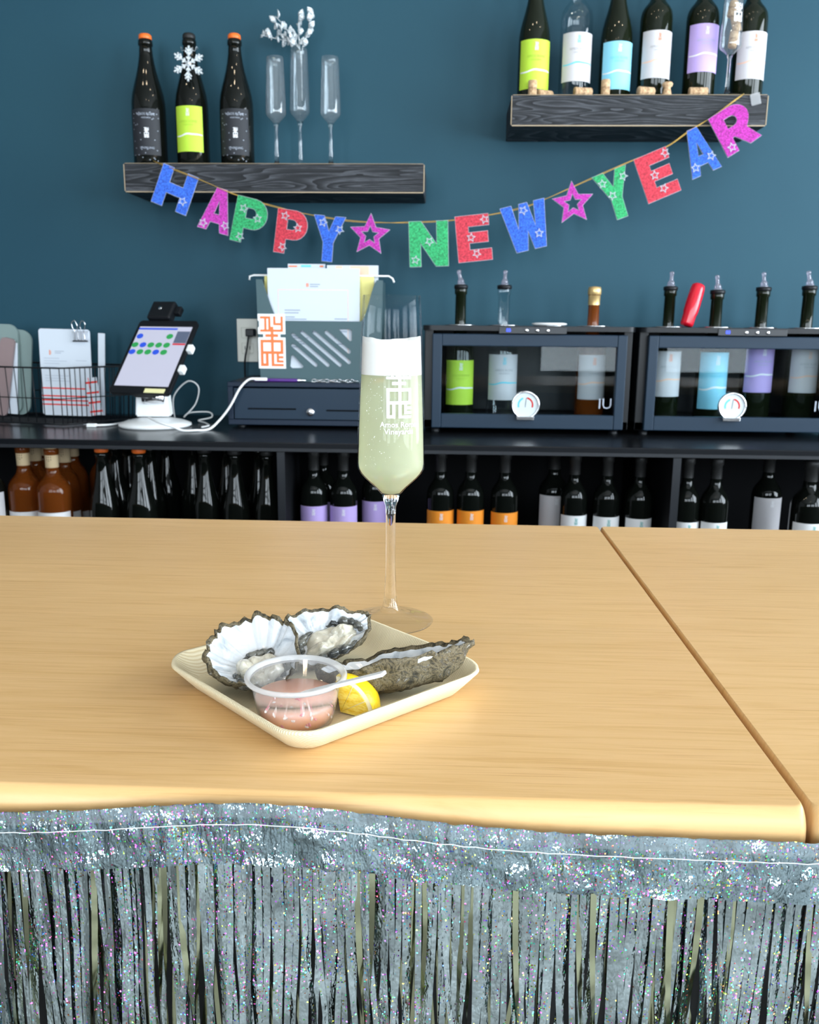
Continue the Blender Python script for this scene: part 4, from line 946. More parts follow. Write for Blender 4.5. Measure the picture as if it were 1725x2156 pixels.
# ------------------------------------------------------------------ wine coolers
def cooler(x0, x1, yf, label, bott, off):
    ZT = 1.1875 - ZC0; w_ = x1 - x0; dep = .31
    t = thing('wine_cooler', label, 'cooler', (x0, yf, ZC0))
    k = .02
    link('cabinet', boxes([(0, .022, .02, dep, .012, ZT - .008), (w_ - .022, w_, .02, dep, .012, ZT - .008), (0, w_, .02, dep, .012, .034), (.022, w_ - .022, dep - .02, dep, .034, ZT - .012)], 'plastic_black', .002), t)
    for fx in (.03, w_ - .03):
        for fy in (.05, dep - .04): link('foot', memo('cf', lambda: lathe([(.012, 0), (.012, .0125), (0, .0125)], 14, 'plastic_black')), t, (fx, fy, 0))
    # top with a round hole per bottle
    hx = [bx - x0 for bx in off]
    def circ(cx, cy, r, n=22): return [(cx + r * math.cos(2 * PI * q / n), cy + r * math.sin(2 * PI * q / n)) for q in range(n)]
    BYc = .125
    me = poly(rr2(-.004, w_ + .004, -.006, dep, .022), [circ(cx, BYc, .026) for cx in hx], .012, 'plastic_black', 0, 0)
    for v_ in me.vertices: X_, Y_, Z_ = v_.co; v_.co = (X_, Z_, -Y_)
    me.flip_normals(); link('top_panel', me, t, (0, 0, ZT - .006))
    for cx in hx:
        link('collar', memo('coll', lambda: lathe([(.0215, 0), (.040, 0), (.042, .0008), (.041, .0026), (.0215, .0030), (.0215, 0)], 32, 'chrome')), t, (cx, BYc, ZT))
    # door
    dt, db, dl, dr = ZT - .020, .014, .020, w_ - .016; fr, ft, fb = .024, .030, .036
    d_ = link('door', boxes([(dl, dl + fr, 0, .022, db, dt), (dr - fr, dr, 0, .022, db, dt), (dl + fr, dr - fr, .001, .022, dt - ft, dt), (dl + fr, dr - fr, .001, .022, db, db + fb)], 'navy_metal_front', .002), t)
    link('pane', box(dl + fr, dr - fr, .010, .013, db + fb, dt - ft, 'pane_glass'), d_)
    link('brand_lettering', text('IU', .038, 'ink_pale', -.0002), d_, (dr - fr - .022, .0090, db + fb + .028))
    cpn = link('control_panel', box(w_ * .355, w_ * .675, -.009, -.0062, ZT - .0185, ZT - .002, 'edge_band', .0008), t)
    for q in range(2): link('display', text('88', .011, 'led_blue', .0002), cpn, (w_ * .40, -.0094, ZT - .0105)) if q == 0 else None
    for q in range(3): link('button', memo('btn', lambda: lathe([(0, .0016), (.004, .0014), (.0046, 0), (0, 0)], 14, 'chrome')), cpn, (w_ * (.485 + .05 * q), -.009, ZT - .0105), (PI / 2, 0, 0))
    for k_, a in enumerate(bott):
        bx = off[k_]
        if a is None: continue
        kind, paper, ink, mt, topk, hgt, lab, l0, l1, R = a
        floor_z = ZC0 + .034
        H = 1.1875 + hgt - floor_z
        b = bottle('wine_bottle', 'tall_neck', (bx, yf + BYc, floor_z), H, R, mt, lab, 'bottles standing in the wine coolers', None)
        yy = yf + BYc - R
        label_parts(b, R, P(l0[0], l0[2], y=yy).z - floor_z, P(l0[0], l0[1], y=yy).z - floor_z, paper, ink, 'ink_peach' if ink == 'ink_orange' else ink, 1.2, .1)
        if topk == 'pourer':
            rl = .43 * R
            p_ = link('pourer', memo(('prs', round(H, 4), R), lambda: lathe([(rl * .98, H * .984), (rl + .0018, H * .986), (rl + .0018, H + .004), (rl * .8, H + .0055), (0, H + .0055)], 20, 'plastic_black')), b)
            q0 = Vector((0, 0, H + .005)); tilt = rnd.uniform(-.006, .006)
            link('spout', tube(catmull([q0, q0 + Vector((tilt * .3, 0, .012)), q0 + Vector((tilt, -.002, .025)), q0 + Vector((tilt * 1.5, -.004, .037))], 4), .004, 'spout_plastic', 10, False, [.0115, .0105, .0085, .0092, .0080, .0055, .0046, .0050, .0044, .0046, .0060, .0058, .0035]), p_)
        if topk == 'foil':
            link('gold_capsule', lathe([(.385 * R + .0006, H * .87), (.385 * R + .0008, H * .945), (.435 * R + .0008, H * .95), (.435 * R + .0006, H * .985), (.40 * R, H + .002), (0, H + .004)], 24, 'gold_foil'), b)
    return t
def rr2(x0, x1, z0, z1, r, n=6):
    pts = []
    for cx, cz, a0 in ((x1 - r, z1 - r, 0), (x0 + r, z1 - r, 90), (x0 + r, z0 + r, 180), (x1 - r, z0 + r, 270)):
        for k in range(n + 1): a = math.radians(a0 + 90 * k / n); pts.append((cx + r * math.cos(a), cz + r * math.sin(a)))
    return pts
thin_glass('spout_plastic', (.90, .87, .92), .05, milk=.22, milk_col=(.74, .68, .78), ior=1.6)
CY0 = 2.24
X = lambda px, py, y=CY0: P(px, py, y=y).x
bx1 = [X(970, 660, CY0 + .125), X(1061, 660, CY0 + .125), X(1158, 660, CY0 + .125), X(1250, 660, CY0 + .125)]
cooler(X(893, 800), X(1331, 800), CY0, 'black wine cooler with an open bottle hole behind the champagne flute', [
    ('bordeaux', 'lime', 'ink_white', 'green_glass', 'pourer', .098, 'green glass bottle with lime label and pourer in the wine cooler', (966, 759, 853), 0, .038),
    ('bordeaux', 'grey_paper', 'ink_aqua', 'clear_glass', 'pourer', .098, 'clear bottle with pale label, aqua emblem and pourer in the cooler', (1056, 747, 843), 0, .040),
    None,
    ('bordeaux', 'grey_paper', 'ink_orange', 'amber', 'foil', .098, 'bottle with gold foil capsule in the wine cooler', (1248, 748, 842), 0, .038)], bx1)
bx2 = [X(1409, 660, CY0 + .125), X(1508, 660, CY0 + .125), X(1604, 660, CY0 + .125), X(1700, 660, CY0 + .125)]
cooler(X(1345, 800), X(1345, 800) + (X(1331, 800) - X(893, 800)), CY0, 'black wine cooler holding four bottles with pourers and the red opener', [
    ('bordeaux', 'grey_paper', 'ink_orange', 'green_glass', 'pourer', .098, 'pale label bottle with pourer beside the red opener', (1408, 740, 836), 0, .038),
    ('bordeaux', 'aqua', 'ink_white', 'green_glass', 'pourer', .090, 'light blue label bottle with pourer in the wine cooler', (1476, 742, 862), 0, .040),
    ('bordeaux', 'lilac', 'ink_white', 'green_glass', 'pourer', .098, 'lilac label bottle with pourer in the wine cooler', (1580, 727, 827), 0, .040),
    ('bordeaux', 'grey_paper', 'ink_peach', 'green_glass', 'pourer', .102, 'grey label bottle with pourer past the lilac one in the cooler', (1690, 735, 828), 0, .040)], bx2)
# hole cover
t = thing('hole_cover', 'flat white cap covering the empty bottle hole of the cooler', 'lid', (bx1[2], CY0 + .125, 1.1875 + .0032))
link('cover_disc', lathe([(0, 0), (.044, 0), (.0455, .0012), (.045, .0042), (.036, .0058), (0, .0060)], 36, 'plastic_white'), t)
# thermometers
def thermo(px, py, label):
    yy = CY0 - .0105; c = P(px, py, y=yy); r = P(px + 30, py, y=yy).x - c.x
    t = thing('dial_thermometer', label, 'thermometer', (c.x, CY0 - .0001, c.z), 0, 'dial thermometers on the cooler doors')
    link('case', lathe([(0, 0), (r * .96, 0), (r, .002), (r, .009), (r * .93, .0105), (r * .86, .0095), (r * .86, .006), (0, .006)], 40, 'chrome'), t, (0, 0, 0), (PI / 2, 0, 0))
    face = link('dial', lathe([(0, .0064), (r * .86, .0064)], 40, 'paper_white_paper'), t, (0, 0, 0), (PI / 2, 0, 0))
    for a0, a1, mt_ in ((200, 110, 'ink_aqua'), (80, -20, 'ink_red')):
        V = []; n_ = 12
        for k in range(n_ + 1):
            a = math.radians(a0 + (a1 - a0) * k / n_); V += [(r * .56 * math.cos(a), -.0066, r * .56 * math.sin(a)), (r * .44 * math.cos(a), -.0066, r * .44 * math.sin(a))]
        link('scale_arc', mk(V, [(2 * k, 2 * k + 1, 2 * k + 3, 2 * k + 2) for k in range(n_)], mt_), t)
    link('pointer', box(-.0006, .0006, -.0070, -.0066, -.006, r * .5, 'ink_black'), t, (0, 0, 0), (0, .1, 0))
    link('stand', box(-r * .62, r * .62, -.012, -.0002, -r - .002, -r * .80, 'chrome', .001), t)
    link('lens', lathe([(0, .0088), (r * .87, .0088)], 32, 'pane_glass'), t, (0, 0, 0), (PI / 2, 0, 0))
thermo(1107, 853, 'round dial thermometer with blue and red arcs on the cooler behind the flute')
thermo(1543, 856, 'round dial thermometer on the cooler with four pourers')
# red opener leaning against the first bottle
a, b = P(1446, 676, y=CY0 + .090), P(1470, 598, y=CY0 + .110)
t = thing('red_opener', 'glossy red bottle opener leaning on the wine cooler', 'opener', (a.x, a.y, 1.1875 + .004), 0, None, rotm((b - a).cross(Vector((0, 1, 0))), b - a))
Lr = (b - a).length + .012
link('barrel', lathe([(0, 0), (.014, .001), (.0165, .006), (.0165, .03), (.0185, .036), (.0190, Lr * .55), (.0180, Lr - .014), (.0165, Lr - .004), (.012, Lr), (0, Lr + .001)], 28, 'red_gloss'), t)
link('finger_slot', box(-.006, .006, -.0190, -.0140, .010, .024, 'plastic_black', .001), t)

# ------------------------------------------------------------------ cash drawer and what stands on it
DY = 2.295
dx0, dx1 = P(480, 850, y=DY).x, P(826, 850, y=DY).x; dz0, dz1 = ZC0 + .008, P(650, 806, y=DY).z
t = thing('cash_drawer', 'dark navy metal cash drawer under the file box', 'cash drawer', (dx0, DY, ZC0))
w_ = dx1 - dx0; h_ = dz1 - ZC0
link('case', boxes([(0, w_, .0, YB - DY - .01, h_ - .012, h_), (0, w_, 0, YB - DY - .01, .008, .022), (0, .014, 0, YB - DY - .01, .022, h_ - .012), (w_ - .014, w_, 0, YB - DY - .01, .022, h_ - .012)], 'navy_metal', .0015), t)
def slot(x0, x1, z): return [(x0, z - .0022), (x1, z - .0022), (x1, z + .0022), (x0, z + .0022)]
d0 = link('drawer_front', poly([(.017, .024), (w_ - .017, .024), (w_ - .017, h_ - .016), (.017, h_ - .016)], [slot(w_ * .12, w_ * .415, h_ * .42), slot(w_ * .60, w_ * .89, h_ * .40)], .005, 'navy_metal_front'), t, (0, .0045, 0))
link('slot_backing', box(.018, w_ - .018, .009, .012, .025, h_ - .017, 'black_matte'), d0)
link('lock', lathe([(0, .006), (.0075, .006), (.0105, .004), (.0115, 0)], 24, 'chrome'), d0, (w_ * .503, -.0025, h_ * .36), (PI / 2, 0, 0))
link('keyhole', box(-.0008, .0008, -.0092, -.0084, -.004, .004, 'ink_black'), d0, (w_ * .503, 0, h_ * .36))
for fx in (.03, w_ - .03):
    for fy in (.03, .25): link('foot', memo('dft', lambda: lathe([(.010, 0), (.010, .0085), (0, .0085)], 12, 'plastic_black')), t, (fx, fy, 0))
DTOP = dz1
# file box
BX_Y = 2.335
bl, br_ = P(549, 790, y=BX_Y).x, P(801, 790, y=BX_Y).x; bw = br_ - bl; bh = P(540, 588, y=BX_Y).z - DTOP; fh_ = P(676, 676, y=BX_Y).z - DTOP; bd = .17
t = thing('file_box', 'grey green plastic hanging file box with diagonal slots on the cash drawer', 'file box', (bl, BX_Y, DTOP))
def capsule2(xa, za, xb, zb, r, n=6):
    a = math.atan2(zb - za, xb - xa); pts = []
    for k in range(n + 1): q = a + PI / 2 + PI * k / n; pts.append((xa + r * math.cos(q), za + r * math.sin(q)))
    for k in range(n + 1): q = a - PI / 2 + PI * k / n; pts.append((xb + r * math.cos(q), zb + r * math.sin(q)))
    return pts
bp = lambda px, py: ((P(px, py, y=BX_Y).x - bl), (P(px, py, y=BX_Y).z - DTOP))
hol = []
# five full slots with a cut-off corner at either end
sl = []
for c_ in (-44, -22, 0, 22, 44):
    pts = []
    x0_, y0_, x1_, y1_ = 614, 697, 738, 771
    # line y = y_mid + (x - x_mid) * .82 + c_
    f_ = lambda x: 734 + (x - 676) * .86 + c_
    xa = max(x0_, 676 + (y0_ - 734 - c_) / .86); xb = min(x1_, 676 + (y1_ - 734 - c_) / .86)
    sl.append(((xa + 3, f_(xa + 3)), (xb - 3, f_(xb - 3))))
rad = .0050
for p0, p1 in sl: q0, q1 = bp(*p0), bp(*p1); hol.append(capsule2(*q0, *q1, rad))
hol.append([bp(*q) for q in ((713, 693), (737, 693), (741, 697), (741, 717), (737, 719))]); hol.append([bp(*q) for q in ((613, 749), (617, 747), (639, 771), (637, 775), (615, 775), (611, 771))])
front = [(0, 0), (bw, 0)] + [(bw + .004, bh * .55), (bw + .006, bh), (bw - .010, bh)] + [(bw - .010 - .042 * (k / 8) ** .8, bh - (bh - fh_) * math.sin(k / 8 * PI / 2) ** 1.2) for k in range(1, 9)] + [(.052 - .042 * (k / 8) ** 1.25, fh_ + (bh - fh_) * (1 - math.cos(k / 8 * PI / 2)) ) for k in range(0, 9)] + [(-.006, bh), (-.004, bh * .55)]
link('front_panel', poly(front, hol, .004, 'sage_plastic'), t, (0, .002, 0))
link('box_shell', boxes([(-.001, .003, .004, bd, 0, bh), (bw - .003, bw + .001, .004, bd, 0, bh), (.003, bw - .003, bd - .004, bd, 0, bh), (.003, bw - .003, .004, bd - .004, 0, .004)], 'sage_plastic'), t)
def sheet(name, x0, z0, x1, z1, y, mt, label, cat, tilt=0, extras=(), group='papers in the file box'):
    a, b = P(x0, z1, y=y), P(x1, z0, y=y); w2, h2 = b.x - a.x, b.z - a.z
    s = thing(name, label, cat, (a.x, y, a.z), 0, group, (tilt, 0, 0))
    link('sheet', box(0, w2, 0, .0008, 0, h2, mt), s)
    for mt_, rects in extras: link('print', cells([(u0 * w2, v0 * h2, u1 * w2, v1 * h2) for u0, v0, u1, v1 in rects], mt_), s, (0, -.0003, 0))
    return s
lines = [(.06, z, .06 + r_, z + .009) for z, r_ in [(.60, .20), (.575, .18), (.535, .13), (.515, .28), (.475, .18), (.455, .27), (.415, .14), (.395, .40), (.355, .19), (.335, .30), (.30, .22), (.28, .25), (.25, .2)]] + [(.70, z, .86, z + .009) for z in (.52, .46, .40, .34, .28)]
sheet('menu_sheet', 567, 565, 757, 785, BX_Y + .0065, 'paper', 'white tasting menu sheet with a red frame in front of the file box papers', 'menu', -.03, (('ink_peach', [(.11, .12, .115, .80), (.87, .12, .875, .80), (.11, .795, .875, .80)]), ('ink_line', [(.13 + a_ * .85, b_, .13 + c_ * .85, d_) for a_, b_, c_, d_ in lines] + [(.46, .845, .57, .853), (.46, .825, .55, .833)]), ('ink_orange', [(.42, .825, .43, .86), (.435, .825, .445, .86)])))
sheet('menu_sheet', 609, 556, 685, 700, BX_Y + .060, 'paper', 'narrow white sheet with coloured print sticking up behind the menu', 'menu', 0, (('ink_aqua', [(.35, .955, .62, .985)]), ('ink_orange', [(.02, .955, .25, .975), (.85, .955, .95, .98)])))
sheet('menu_sheet', 690, 559, 797, 700, BX_Y + .050, 'paper', 'white sheet with an orange printed block behind the menu', 'menu', 0, (('ink_peach', [(.45, .80, .82, .99), (.17, .94, .30, .99)]),))
y_ = BX_Y + .035; a, b = P(531, 581, y=y_), P(822, 589, y=y_)
f = thing('hanging_folder', 'yellow hanging file folder with white hook ends in the file box', 'folder', (a.x, y_, DTOP + .006), 0)
fw = b.x - a.x; fhh = a.z - DTOP - .006
for dy in (0, .006): link('folder_flap', poly([(.0335, .02), (fw - .046, .02), (fw - .043, fhh), (.0325, fhh)], [], .0009, 'paper_yellow'), f, (0, dy, 0))
link('hanger_bar', tube([(-.008, .003, fhh - .010), (-.007, .003, fhh - .001), (.004, .003, fhh + .002), (fw - .004, .003, fhh + .002), (fw + .006, .003, fhh - .004), (fw + .010, .003, fhh - .014)], .0026, 'plastic_white', 8), f)
# sticker
sx0, sx1, sz0, sz1 = P(545, 770, y=BX_Y).x, P(603, 770, y=BX_Y).x, P(575, 769, y=BX_Y).z, P(575, 668, y=BX_Y).z
t = thing('logo_sticker', 'white die cut sticker with orange emblem on the file box front', 'sticker', ((sx0 + sx1) / 2, BX_Y - .0006, (sz0 + sz1) / 2))
lwid = (sx1 - sx0) * .82
link('backing', cells([((a - .5 - .10) * lwid, (b - 1.07 - .10) * lwid, (c_ - .5 + .10) * lwid, (d_ - 1.07 + .10) * lwid) for a, b, c_, d_ in LOGO + [(0, 0, 1, 1.1), (.05, 1.55, .95, 2.1)]], 'plastic_white'), t)
link('emblem', cells([((a - .5) * lwid, (b - 1.07) * lwid, (c_ - .5) * lwid, (d_ - 1.07) * lwid) for a, b, c_, d_ in LOGO], 'ink_orange'), t, (0, -.0006, 0))
# pen and metal clicker on the drawer
def pen(x0, x1, py, y, name, lab, mts, cat):
    a, b = P(x0, py, y=y), P(x1, py, y=y); L = b.x - a.x
    t = thing(name, lab, cat, (a.x, y, DTOP + .0047), 0, None, (0, PI / 2, 0))
    return t, L
t, L = pen(533, 645, 800, 2.312, 'ballpoint_pen', 'purple ballpoint pen lying before the file box', None, 'pen')
link('barrel', lathe([(0, .0), (.0032, .002), (.0045, .008), (.0045, L * .80), (.0040, L * .84)], 16, 'purple'), t)
link('tip', lathe([(.0040, L * .84), (.0036, L * .9), (.0012, L), (0, L)], 14, 'chrome'), t)
t, L = pen(655, 757, 800, 2.314, 'twist_chain', 'silver twisted metal chain beside the purple pen', None, 'chain')
for k in range(11): link('link_ring', memo('ring', lambda: tube([(.0040 * math.cos(q / 10 * 2 * PI), 0, .0062 * math.sin(q / 10 * 2 * PI)) for q in range(10)], .0011, 'chrome', 6, True)), t, (0, 0, .008 + k * L / 11.5), (0, 0, k * 1.1))

# ------------------------------------------------------------------ wall outlet and plug
a, b = P(499, 671, y=YB), P(545, 762, y=YB); c = (a + b) / 2
t = thing('wall_outlet', 'ivory wall outlet plate beside the file box', 'outlet', (c.x, YB - .0005, c.z)); hw, hh = (b.x - a.x) / 2, (a.z - b.z) / 2
link('cover_plate', box(-hw, hw, -.006, 0, -hh, hh, 'ivory', .002), t)
for s in (-1, 1):
    link('socket_face', box(-.017, .017, -.0075, -.006, s * .022 - .016, s * .022 + .016, 'ivory', .003), t)
    if s < 0: link('socket_slot', boxes([(-.008, -.006, -.0079, -.0074, -.026, -.016), (.006, .008, -.0079, -.0074, -.026, -.016)], 'ink_black'), t)
c2 = P(527, 701, y=YB - .03)
t = thing('black_plug', 'black power plug and cord in the ivory wall outlet', 'plug', (c2.x, YB - .0085, c2.z))
link('plug_body', box(-.013, .013, -.030, 0, -.010, .012, 'plastic_black', .003), t)
e = P(519, 790, y=YB - .05); base = Vector((c2.x, YB - .0085, c2.z))
link('power_cord', tube(catmull([Vector((-.006, -.018, -.009)), Vector((-.010, -.022, -.04)), P(516, 760, y=YB - .03) - base, P(517, 800, y=YB - .02) - base, Vector((-.012, -.02, ZC0 + .005 - c2.z))], 6), .0028, 'plastic_black', 8), t)

# ------------------------------------------------------------------ tablet register
def tablet():
    bc = P(327, 890, z=ZC0); bc.y = 2.295; bc.x = P(327, 888, y=2.295).x
    t = thing('tablet_register', 'white point of sale tablet stand with lit touch screen on the counter', 'tablet stand', (bc.x, bc.y, ZC0))
    R_ = .094
    link('stand_base', lathe([(0, 0), (R_ * .93, 0), (R_, .004), (R_ * .99, .009), (R_ * .80, .016), (R_ * .5, .022), (.036, .0245), (0, .0245)], 56, 'plastic_white'), t)
    nk = [P(x, y, y=2.295) - Vector((bc.x, 2.295, ZC0)) for x, y in ((289, 876), (361, 876), (355, 828), (290, 826))]
    V = [(q.x, -.016, max(q.z, .020)) for q in nk] + [(q.x, .020, max(q.z, .020)) for q in nk]
    bm = bmesh.new(); vv = [bm.verts.new(q) for q in V]
    for f in ((0, 1, 2, 3), (7, 6, 5, 4), (0, 4, 5, 1), (1, 5, 6, 2), (2, 6, 7, 3), (3, 7, 4, 0)): bm.faces.new([vv[i] for i in f])
    bmesh.ops.bevel(bm, geom=list(bm.edges), offset=.004, segments=2, affect='EDGES'); link('stand_neck', bmfin(bm, 'plastic_white'), t)
    # panel: corner points from its bottom edge up a tilted, turned plane
    az = math.radians(14); ti = math.radians(42)
    xd = Vector((math.cos(az), -math.sin(az), 0)); nh = Vector((-math.sin(az), -math.cos(az), 0)); ud = (Vector((0, 0, 1)) * math.cos(ti) - nh * math.sin(ti)).normalized()
    o0 = P(230, 828, y=2.235) - Vector((bc.x, bc.y, ZC0))
    TW, TH = .1745, .2420
    eu = Matrix((xd, -(xd.cross(ud)).normalized() * -1, ud)).transposed().to_euler() if False else Matrix((xd, ud.cross(xd), ud)).transposed().to_euler()
    tb = link('tablet', poly(rr2(0, TW, 0, TH, .010), [], .009, 'plastic_black', 0, .0006), t, o0, eu)
    sx0, sx1, sz0, sz1 = .009, TW - .009, .022, TH - .022; w2, h2 = sx1 - sx0, sz1 - sz0
    link('screen', box(sx0, sx1, -.0062, -.0056, sz0, sz1, 'screen_white'), tb)
    def scr(rects, mt_, nm, y=-.0066): return link(nm, cells([(sx0 + a * w2, sz0 + b * h2, sx0 + c_ * w2, sz0 + d_ * h2) for a, b, c_, d_ in rects], mt_), tb, (0, y, 0))
    scr([(0, .945, .74, .975)], 'screen_blue', 'status_bar'); scr([(.76, .72, 1, .92)], 'screen_grey', 'order_list'); scr([(.76, .685, 1, .715)], 'screen_red', 'pay_button')
    bt = lathe([(0, 0), (1, 0)], 20, 'screen_green'); bt2 = lathe([(0, 0), (1, 0)], 20, 'screen_blue')
    for u, v_, c_ in [(.08, .83, 1), (.65, .83, 0), (.06, .68, 0), (.21, .68, 1), (.36, .68, 0), (.51, .68, 0), (.66, .68, 0), (.06, .56, 1), (.21, .56, 0), (.36, .56, 0), (.51, .56, 1), (.66, .56, 0)]:
        o = link('touch_button', bt2 if c_ else bt, tb, (sx0 + u * w2, -.0068, sz0 + v_ * h2), (PI / 2, 0, 0)); o.scale = (.0098, .0088, 1)
    link('sticky_note', box(TW * .60, TW * .93, -.0085, -.0075, .000, .013, 'post_it'), tb)
    for zz in (TH * .62, TH * .34): link('side_clamp', box(TW - .002, TW + .014, -.007, .010, zz - .010, zz + .012, 'plastic_white', .003), tb)
    link('mount_bracket', box(TW * .35, TW * .70, .0046, .022, TH * .02, TH * .50, 'plastic_black', .003), tb)
    link('bracket_joint', lathe([(0, -.03), (.019, -.028), (.021, 0), (.019, .028), (0, .03)], 24, 'chrome'), t, (.004, -.010, .078), (0, PI / 2, 0))
    link('card_reader', box(TW * .12, TW * .52, -.016, .012, TH + .002, TH + .062, 'plastic_black', .006, 3), tb)
    link('reader_button', lathe([(0, .0012), (.0055, .0008), (.006, 0), (0, 0)], 16, 'chrome'), tb, (TW * .30, -.016, TH + .036), (PI / 2, 0, 0))
    link('reader_wing', box(TW * .52, TW * .62, -.006, .010, TH + .026, TH + .052, 'plastic_black', .003), tb)
tablet()
# cables
def cable(pts, r, lab, name='white_cable', mt='plastic_white', cat='cable'):
    w3 = [P(px, py, y=y) if z is None else Vector((P(px, py, y=y).x, y, z)) for px, py, y, z in pts]
    t = thing(name, lab, cat, w3[0]); link('cord', tube(catmull([p - w3[0] for p in w3], 8), r, mt, 8), t); return t, w3
zt = ZC0 + .004
t, w3 = cable([(545, 801, 2.288, DTOP + .008), (525, 800, 2.280, DTOP + .008), (505, 818, 2.272, None), (485, 855, 2.262, None), (462, 885, 2.25, None), (440, 905, 2.22, zt), (410, 905, 2.19, zt), (385, 898, 2.185, zt), (365, 890, 2.185, ZC0 + .012), (335, 884, 2.195, ZC0 + .022), (312, 870, 2.235, ZC0 + .030)], .0030, 'white charging cable running from the cash drawer to the tablet stand base')
link('connector', box(-.010, .022, -.005, .005, -.0035, .0045, 'plastic_white', .0015), t)
t, w3 = cable([(368, 872, 2.43, zt), (366, 835, 2.425, None), (395, 803, 2.42, None), (418, 815, 2.42, None), (412, 850, 2.42, None), (388, 872, 2.415, zt + .010), (400, 866, 2.43, zt + .020), (440, 862, 2.43, zt + .022), (445, 872, 2.41, zt + .010), (418, 878, 2.40, zt + .002), (432, 890, 2.36, zt), (440, 898, 2.30, zt), (425, 900, 2.26, zt)], .0022, 'thin white cable coiled up beside the tablet stand')
t, w3 = cable([(188, 886, 2.26, ZC0 + .005), (206, 887, 2.262, ZC0 + .005), (235, 884, 2.29, ZC0 + .004), (262, 874, 2.36, ZC0 + .003), (272, 864, 2.42, ZC0 + .003)], .0028, 'short white charger cable lying between the wire basket and the tablet stand')
link('plug_end', box(-.006, .018, -.007, .007, -.0045, .0045, 'plastic_white', .0015), t); link('metal_tip', box(-.016, -.006, -.005, .005, -.0022, .0022, 'chrome'), t)

# ------------------------------------------------------------------ wire basket with menus
def basket():
    c = P(133, 896, z=ZC0); c.y = 2.255; c.x = P(133, 893, y=2.255).x
    d1 = Vector((-.975, .22, 0)); d2 = Vector((.6, .8, 0))
    L1, L2, Hh = .37, .25, .152
    t = thing('wire_basket', 'black wire desk basket holding menus and clipboards', 'basket', (c.x, c.y, ZC0))
    fl = .006
    cor = lambda u, v_, z: d1 * (u * L1 + (u * 2 - 1) * fl * z / Hh) + d2 * (v_ * L2 + (v_ * 2 - 1) * fl * z / Hh) + Vector((0, 0, z))
    rim = [cor(u, v_, Hh) for u, v_ in ((0, 0), (1, 0), (1, 1), (0, 1))]; bot = [cor(u, v_, .006) for u, v_ in ((0, 0), (1, 0), (1, 1), (0, 1))]; mid = [cor(u, v_, Hh * .48) for u, v_ in ((0, 0), (1, 0), (1, 1), (0, 1))]
    def ringp(q): return [q[i].lerp(q[(i + 1) % 4], k / 6) for i in range(4) for k in range(6)]
    link('rim', tube(ringp(rim), .0024, 'plastic_black', 6, True), t); link('base_ring', tube(ringp(bot), .0024, 'plastic_black', 6, True), t); link('middle_ring', tube(ringp(mid), .0014, 'plastic_black', 6, True), t)
    for s in range(4):
        n_ = 14 if s % 2 == 0 else 18
        for k in range(n_):
            u = k / n_; a, b = bot[s].lerp(bot[(s + 1) % 4], u), rim[s].lerp(rim[(s + 1) % 4], u); link('wire', tube([a, b], .0013, 'plastic_black', 5), t)
    for k in range(1, 14):
        u = k / 14; link('floor_wire', tube([bot[0].lerp(bot[1], u), bot[3].lerp(bot[2], u)], .0013, 'plastic_black', 5), t)
    return c, d1, d2, t
bc, d1, d2, BK = basket()
BKZ = ZC0 + .0150
def stand_sheet(name, pts4, th_, mt, lab, cat, group=None, rad=.008):
    """upright board whose front face has corners TL, TR, BL given as pixels on a plane at depth y"""
    (tl, tr, bl_), y = pts4
    A, B, C = P(*tl, y=y), P(*tr, y=y), P(*bl_, y=y); w2 = (B - A).length; h2 = A.z - BKZ
    xax = (B - A).normalized(); t = thing(name, lab, cat, (C.x, y, BKZ), 0, group, rotm(xax, (A - Vector((C.x, y, BKZ)))))
    h2 = (A - Vector((C.x, y, BKZ))).length
    link('board', poly(rr2(0, w2, 0, h2, rad), [], th_, mt), t, (0, th_ / 2, 0)); return t, w2, h2
yb = 2.405
t, w2, h2 = stand_sheet('menu_cards', (((116, 696), (224, 699), (92, 880)), yb), .003, 'paper', 'clipped white menu cards with red lines standing in the wire basket', 'menu')
link('print', cells([(.30 * w2, h2 * .74, .48 * w2, h2 * .75), (.30 * w2, .72 * h2, .42 * w2, .73 * h2)] + [(.08 * w2, h2 * z, (.08 + l_) * w2, h2 * (z + .006)) for z, l_ in ((.66, .3), (.63, .45), (.6, .3), (.56, .25), (.46, .5), (.43, .4), (.40, .5))] + [(.70 * w2, .64 * h2, .92 * w2, .646 * h2)], 'ink_pale'), t, (0, -.0004, 0))
link('emblem', cells([(.19 * w2, .70 * h2, .205 * w2, .76 * h2), (.215 * w2, .71 * h2, .225 * w2, .75 * h2)], 'ink_orange'), t, (0, -.0004, 0))
link('red_lines', cells([(.0, h2 * z, .95 * w2, h2 * (z + .016)) for z in (.31, .22, .17, .12)], 'ink_red'), t, (0, -.0004, 0))
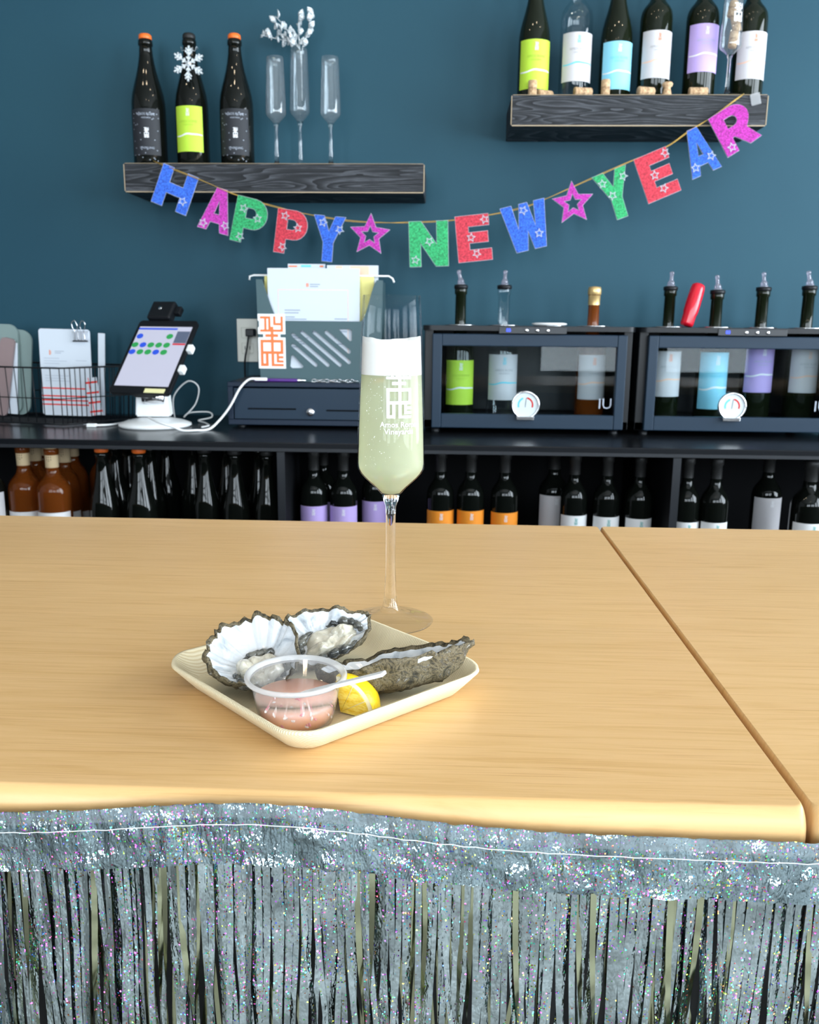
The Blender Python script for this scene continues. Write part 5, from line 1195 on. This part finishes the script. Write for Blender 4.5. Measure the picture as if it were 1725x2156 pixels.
t2, w3_, h3 = stand_sheet('menu_cards', (((222, 703), (236, 704), (206, 850)), yb + .018), .003, 'paper', 'white card edge peeking out behind the clipped menus', 'menu', None, .002)
t2, w3_, h3 = stand_sheet('menu_cards', (((196, 797), (222, 794), (190, 850)), yb - .012), .002, 'paper', 'small red and white card low in the wire basket', 'menu', None, .002)
link('red_lines', cells([(0, h3 * z, w3_, h3 * (z + .05)) for z in (.08, .32, .58, .85)] + [(w3_ * .3, 0, w3_ * .36, h3)], 'ink_red'), t2, (0, -.0004, 0))
a = P(170, 699, y=yb)
t = thing('binder_clip', 'large silver binder clip gripping the white menu cards', 'clip', (a.x, yb - .004, a.z))
link('clip_spine', boxes([(-.021, .021, -.0035, -.0005, -.024, .002), (-.021, .021, .0075, .0105, -.024, .002), (-.021, .021, -.0035, .0105, .000, .003)], 'clip_plastic'), t)
for s in (-1, 1):
    link('clip_handle', tube(catmull([(s * .004, -.004, -.022), (s * .005, -.006, .004), (s * .004 + .000, -.008, .018), (s * .010, -.009, .030), (s * .018, -.009, .024), (s * .017, -.008, .012), (s * .012, -.006, .002), (s * .014, -.004, -.022)], 5), .0011, 'chrome', 6), t)
link('clip_bar', box(-.021, .021, -.0048, -.0030, -.026, -.0225, 'plastic_black'), t)
t, w2, h2 = stand_sheet('clipboard', (((6, 690), (66, 697), (6, 880)), yb + .046), .006, 'clip_board_sage', 'darker sage clipboard with rounded corner at the back of the basket', 'clipboard', None, .03)
t, w2, h2 = stand_sheet('clipboard', (((-8, 682), (47, 684), (-6, 880)), yb + .034), .006, 'clip_board_sage', 'sage clipboard with rounded corner and white paper in the basket', 'clipboard', None, .025)
link('clipped_paper', box(w2 * .70, w2 * .90, -.0012, -.0002, h2 * .62, h2 * .83, 'paper'), t)
t, w2, h2 = stand_sheet('menu_cover', (((-16, 706), (13, 712), (-14, 880)), yb + .012), .010, 'mauve_plastic', 'mauve grey menu cover leaning in the wire basket', 'menu', None, .012)
t, w2, h2 = stand_sheet('folded_paper', (((12, 720), (33, 722), (14, 840)), yb + .026), .002, 'paper', 'narrow white paper strip standing between the clipboards', 'paper', None, .002)
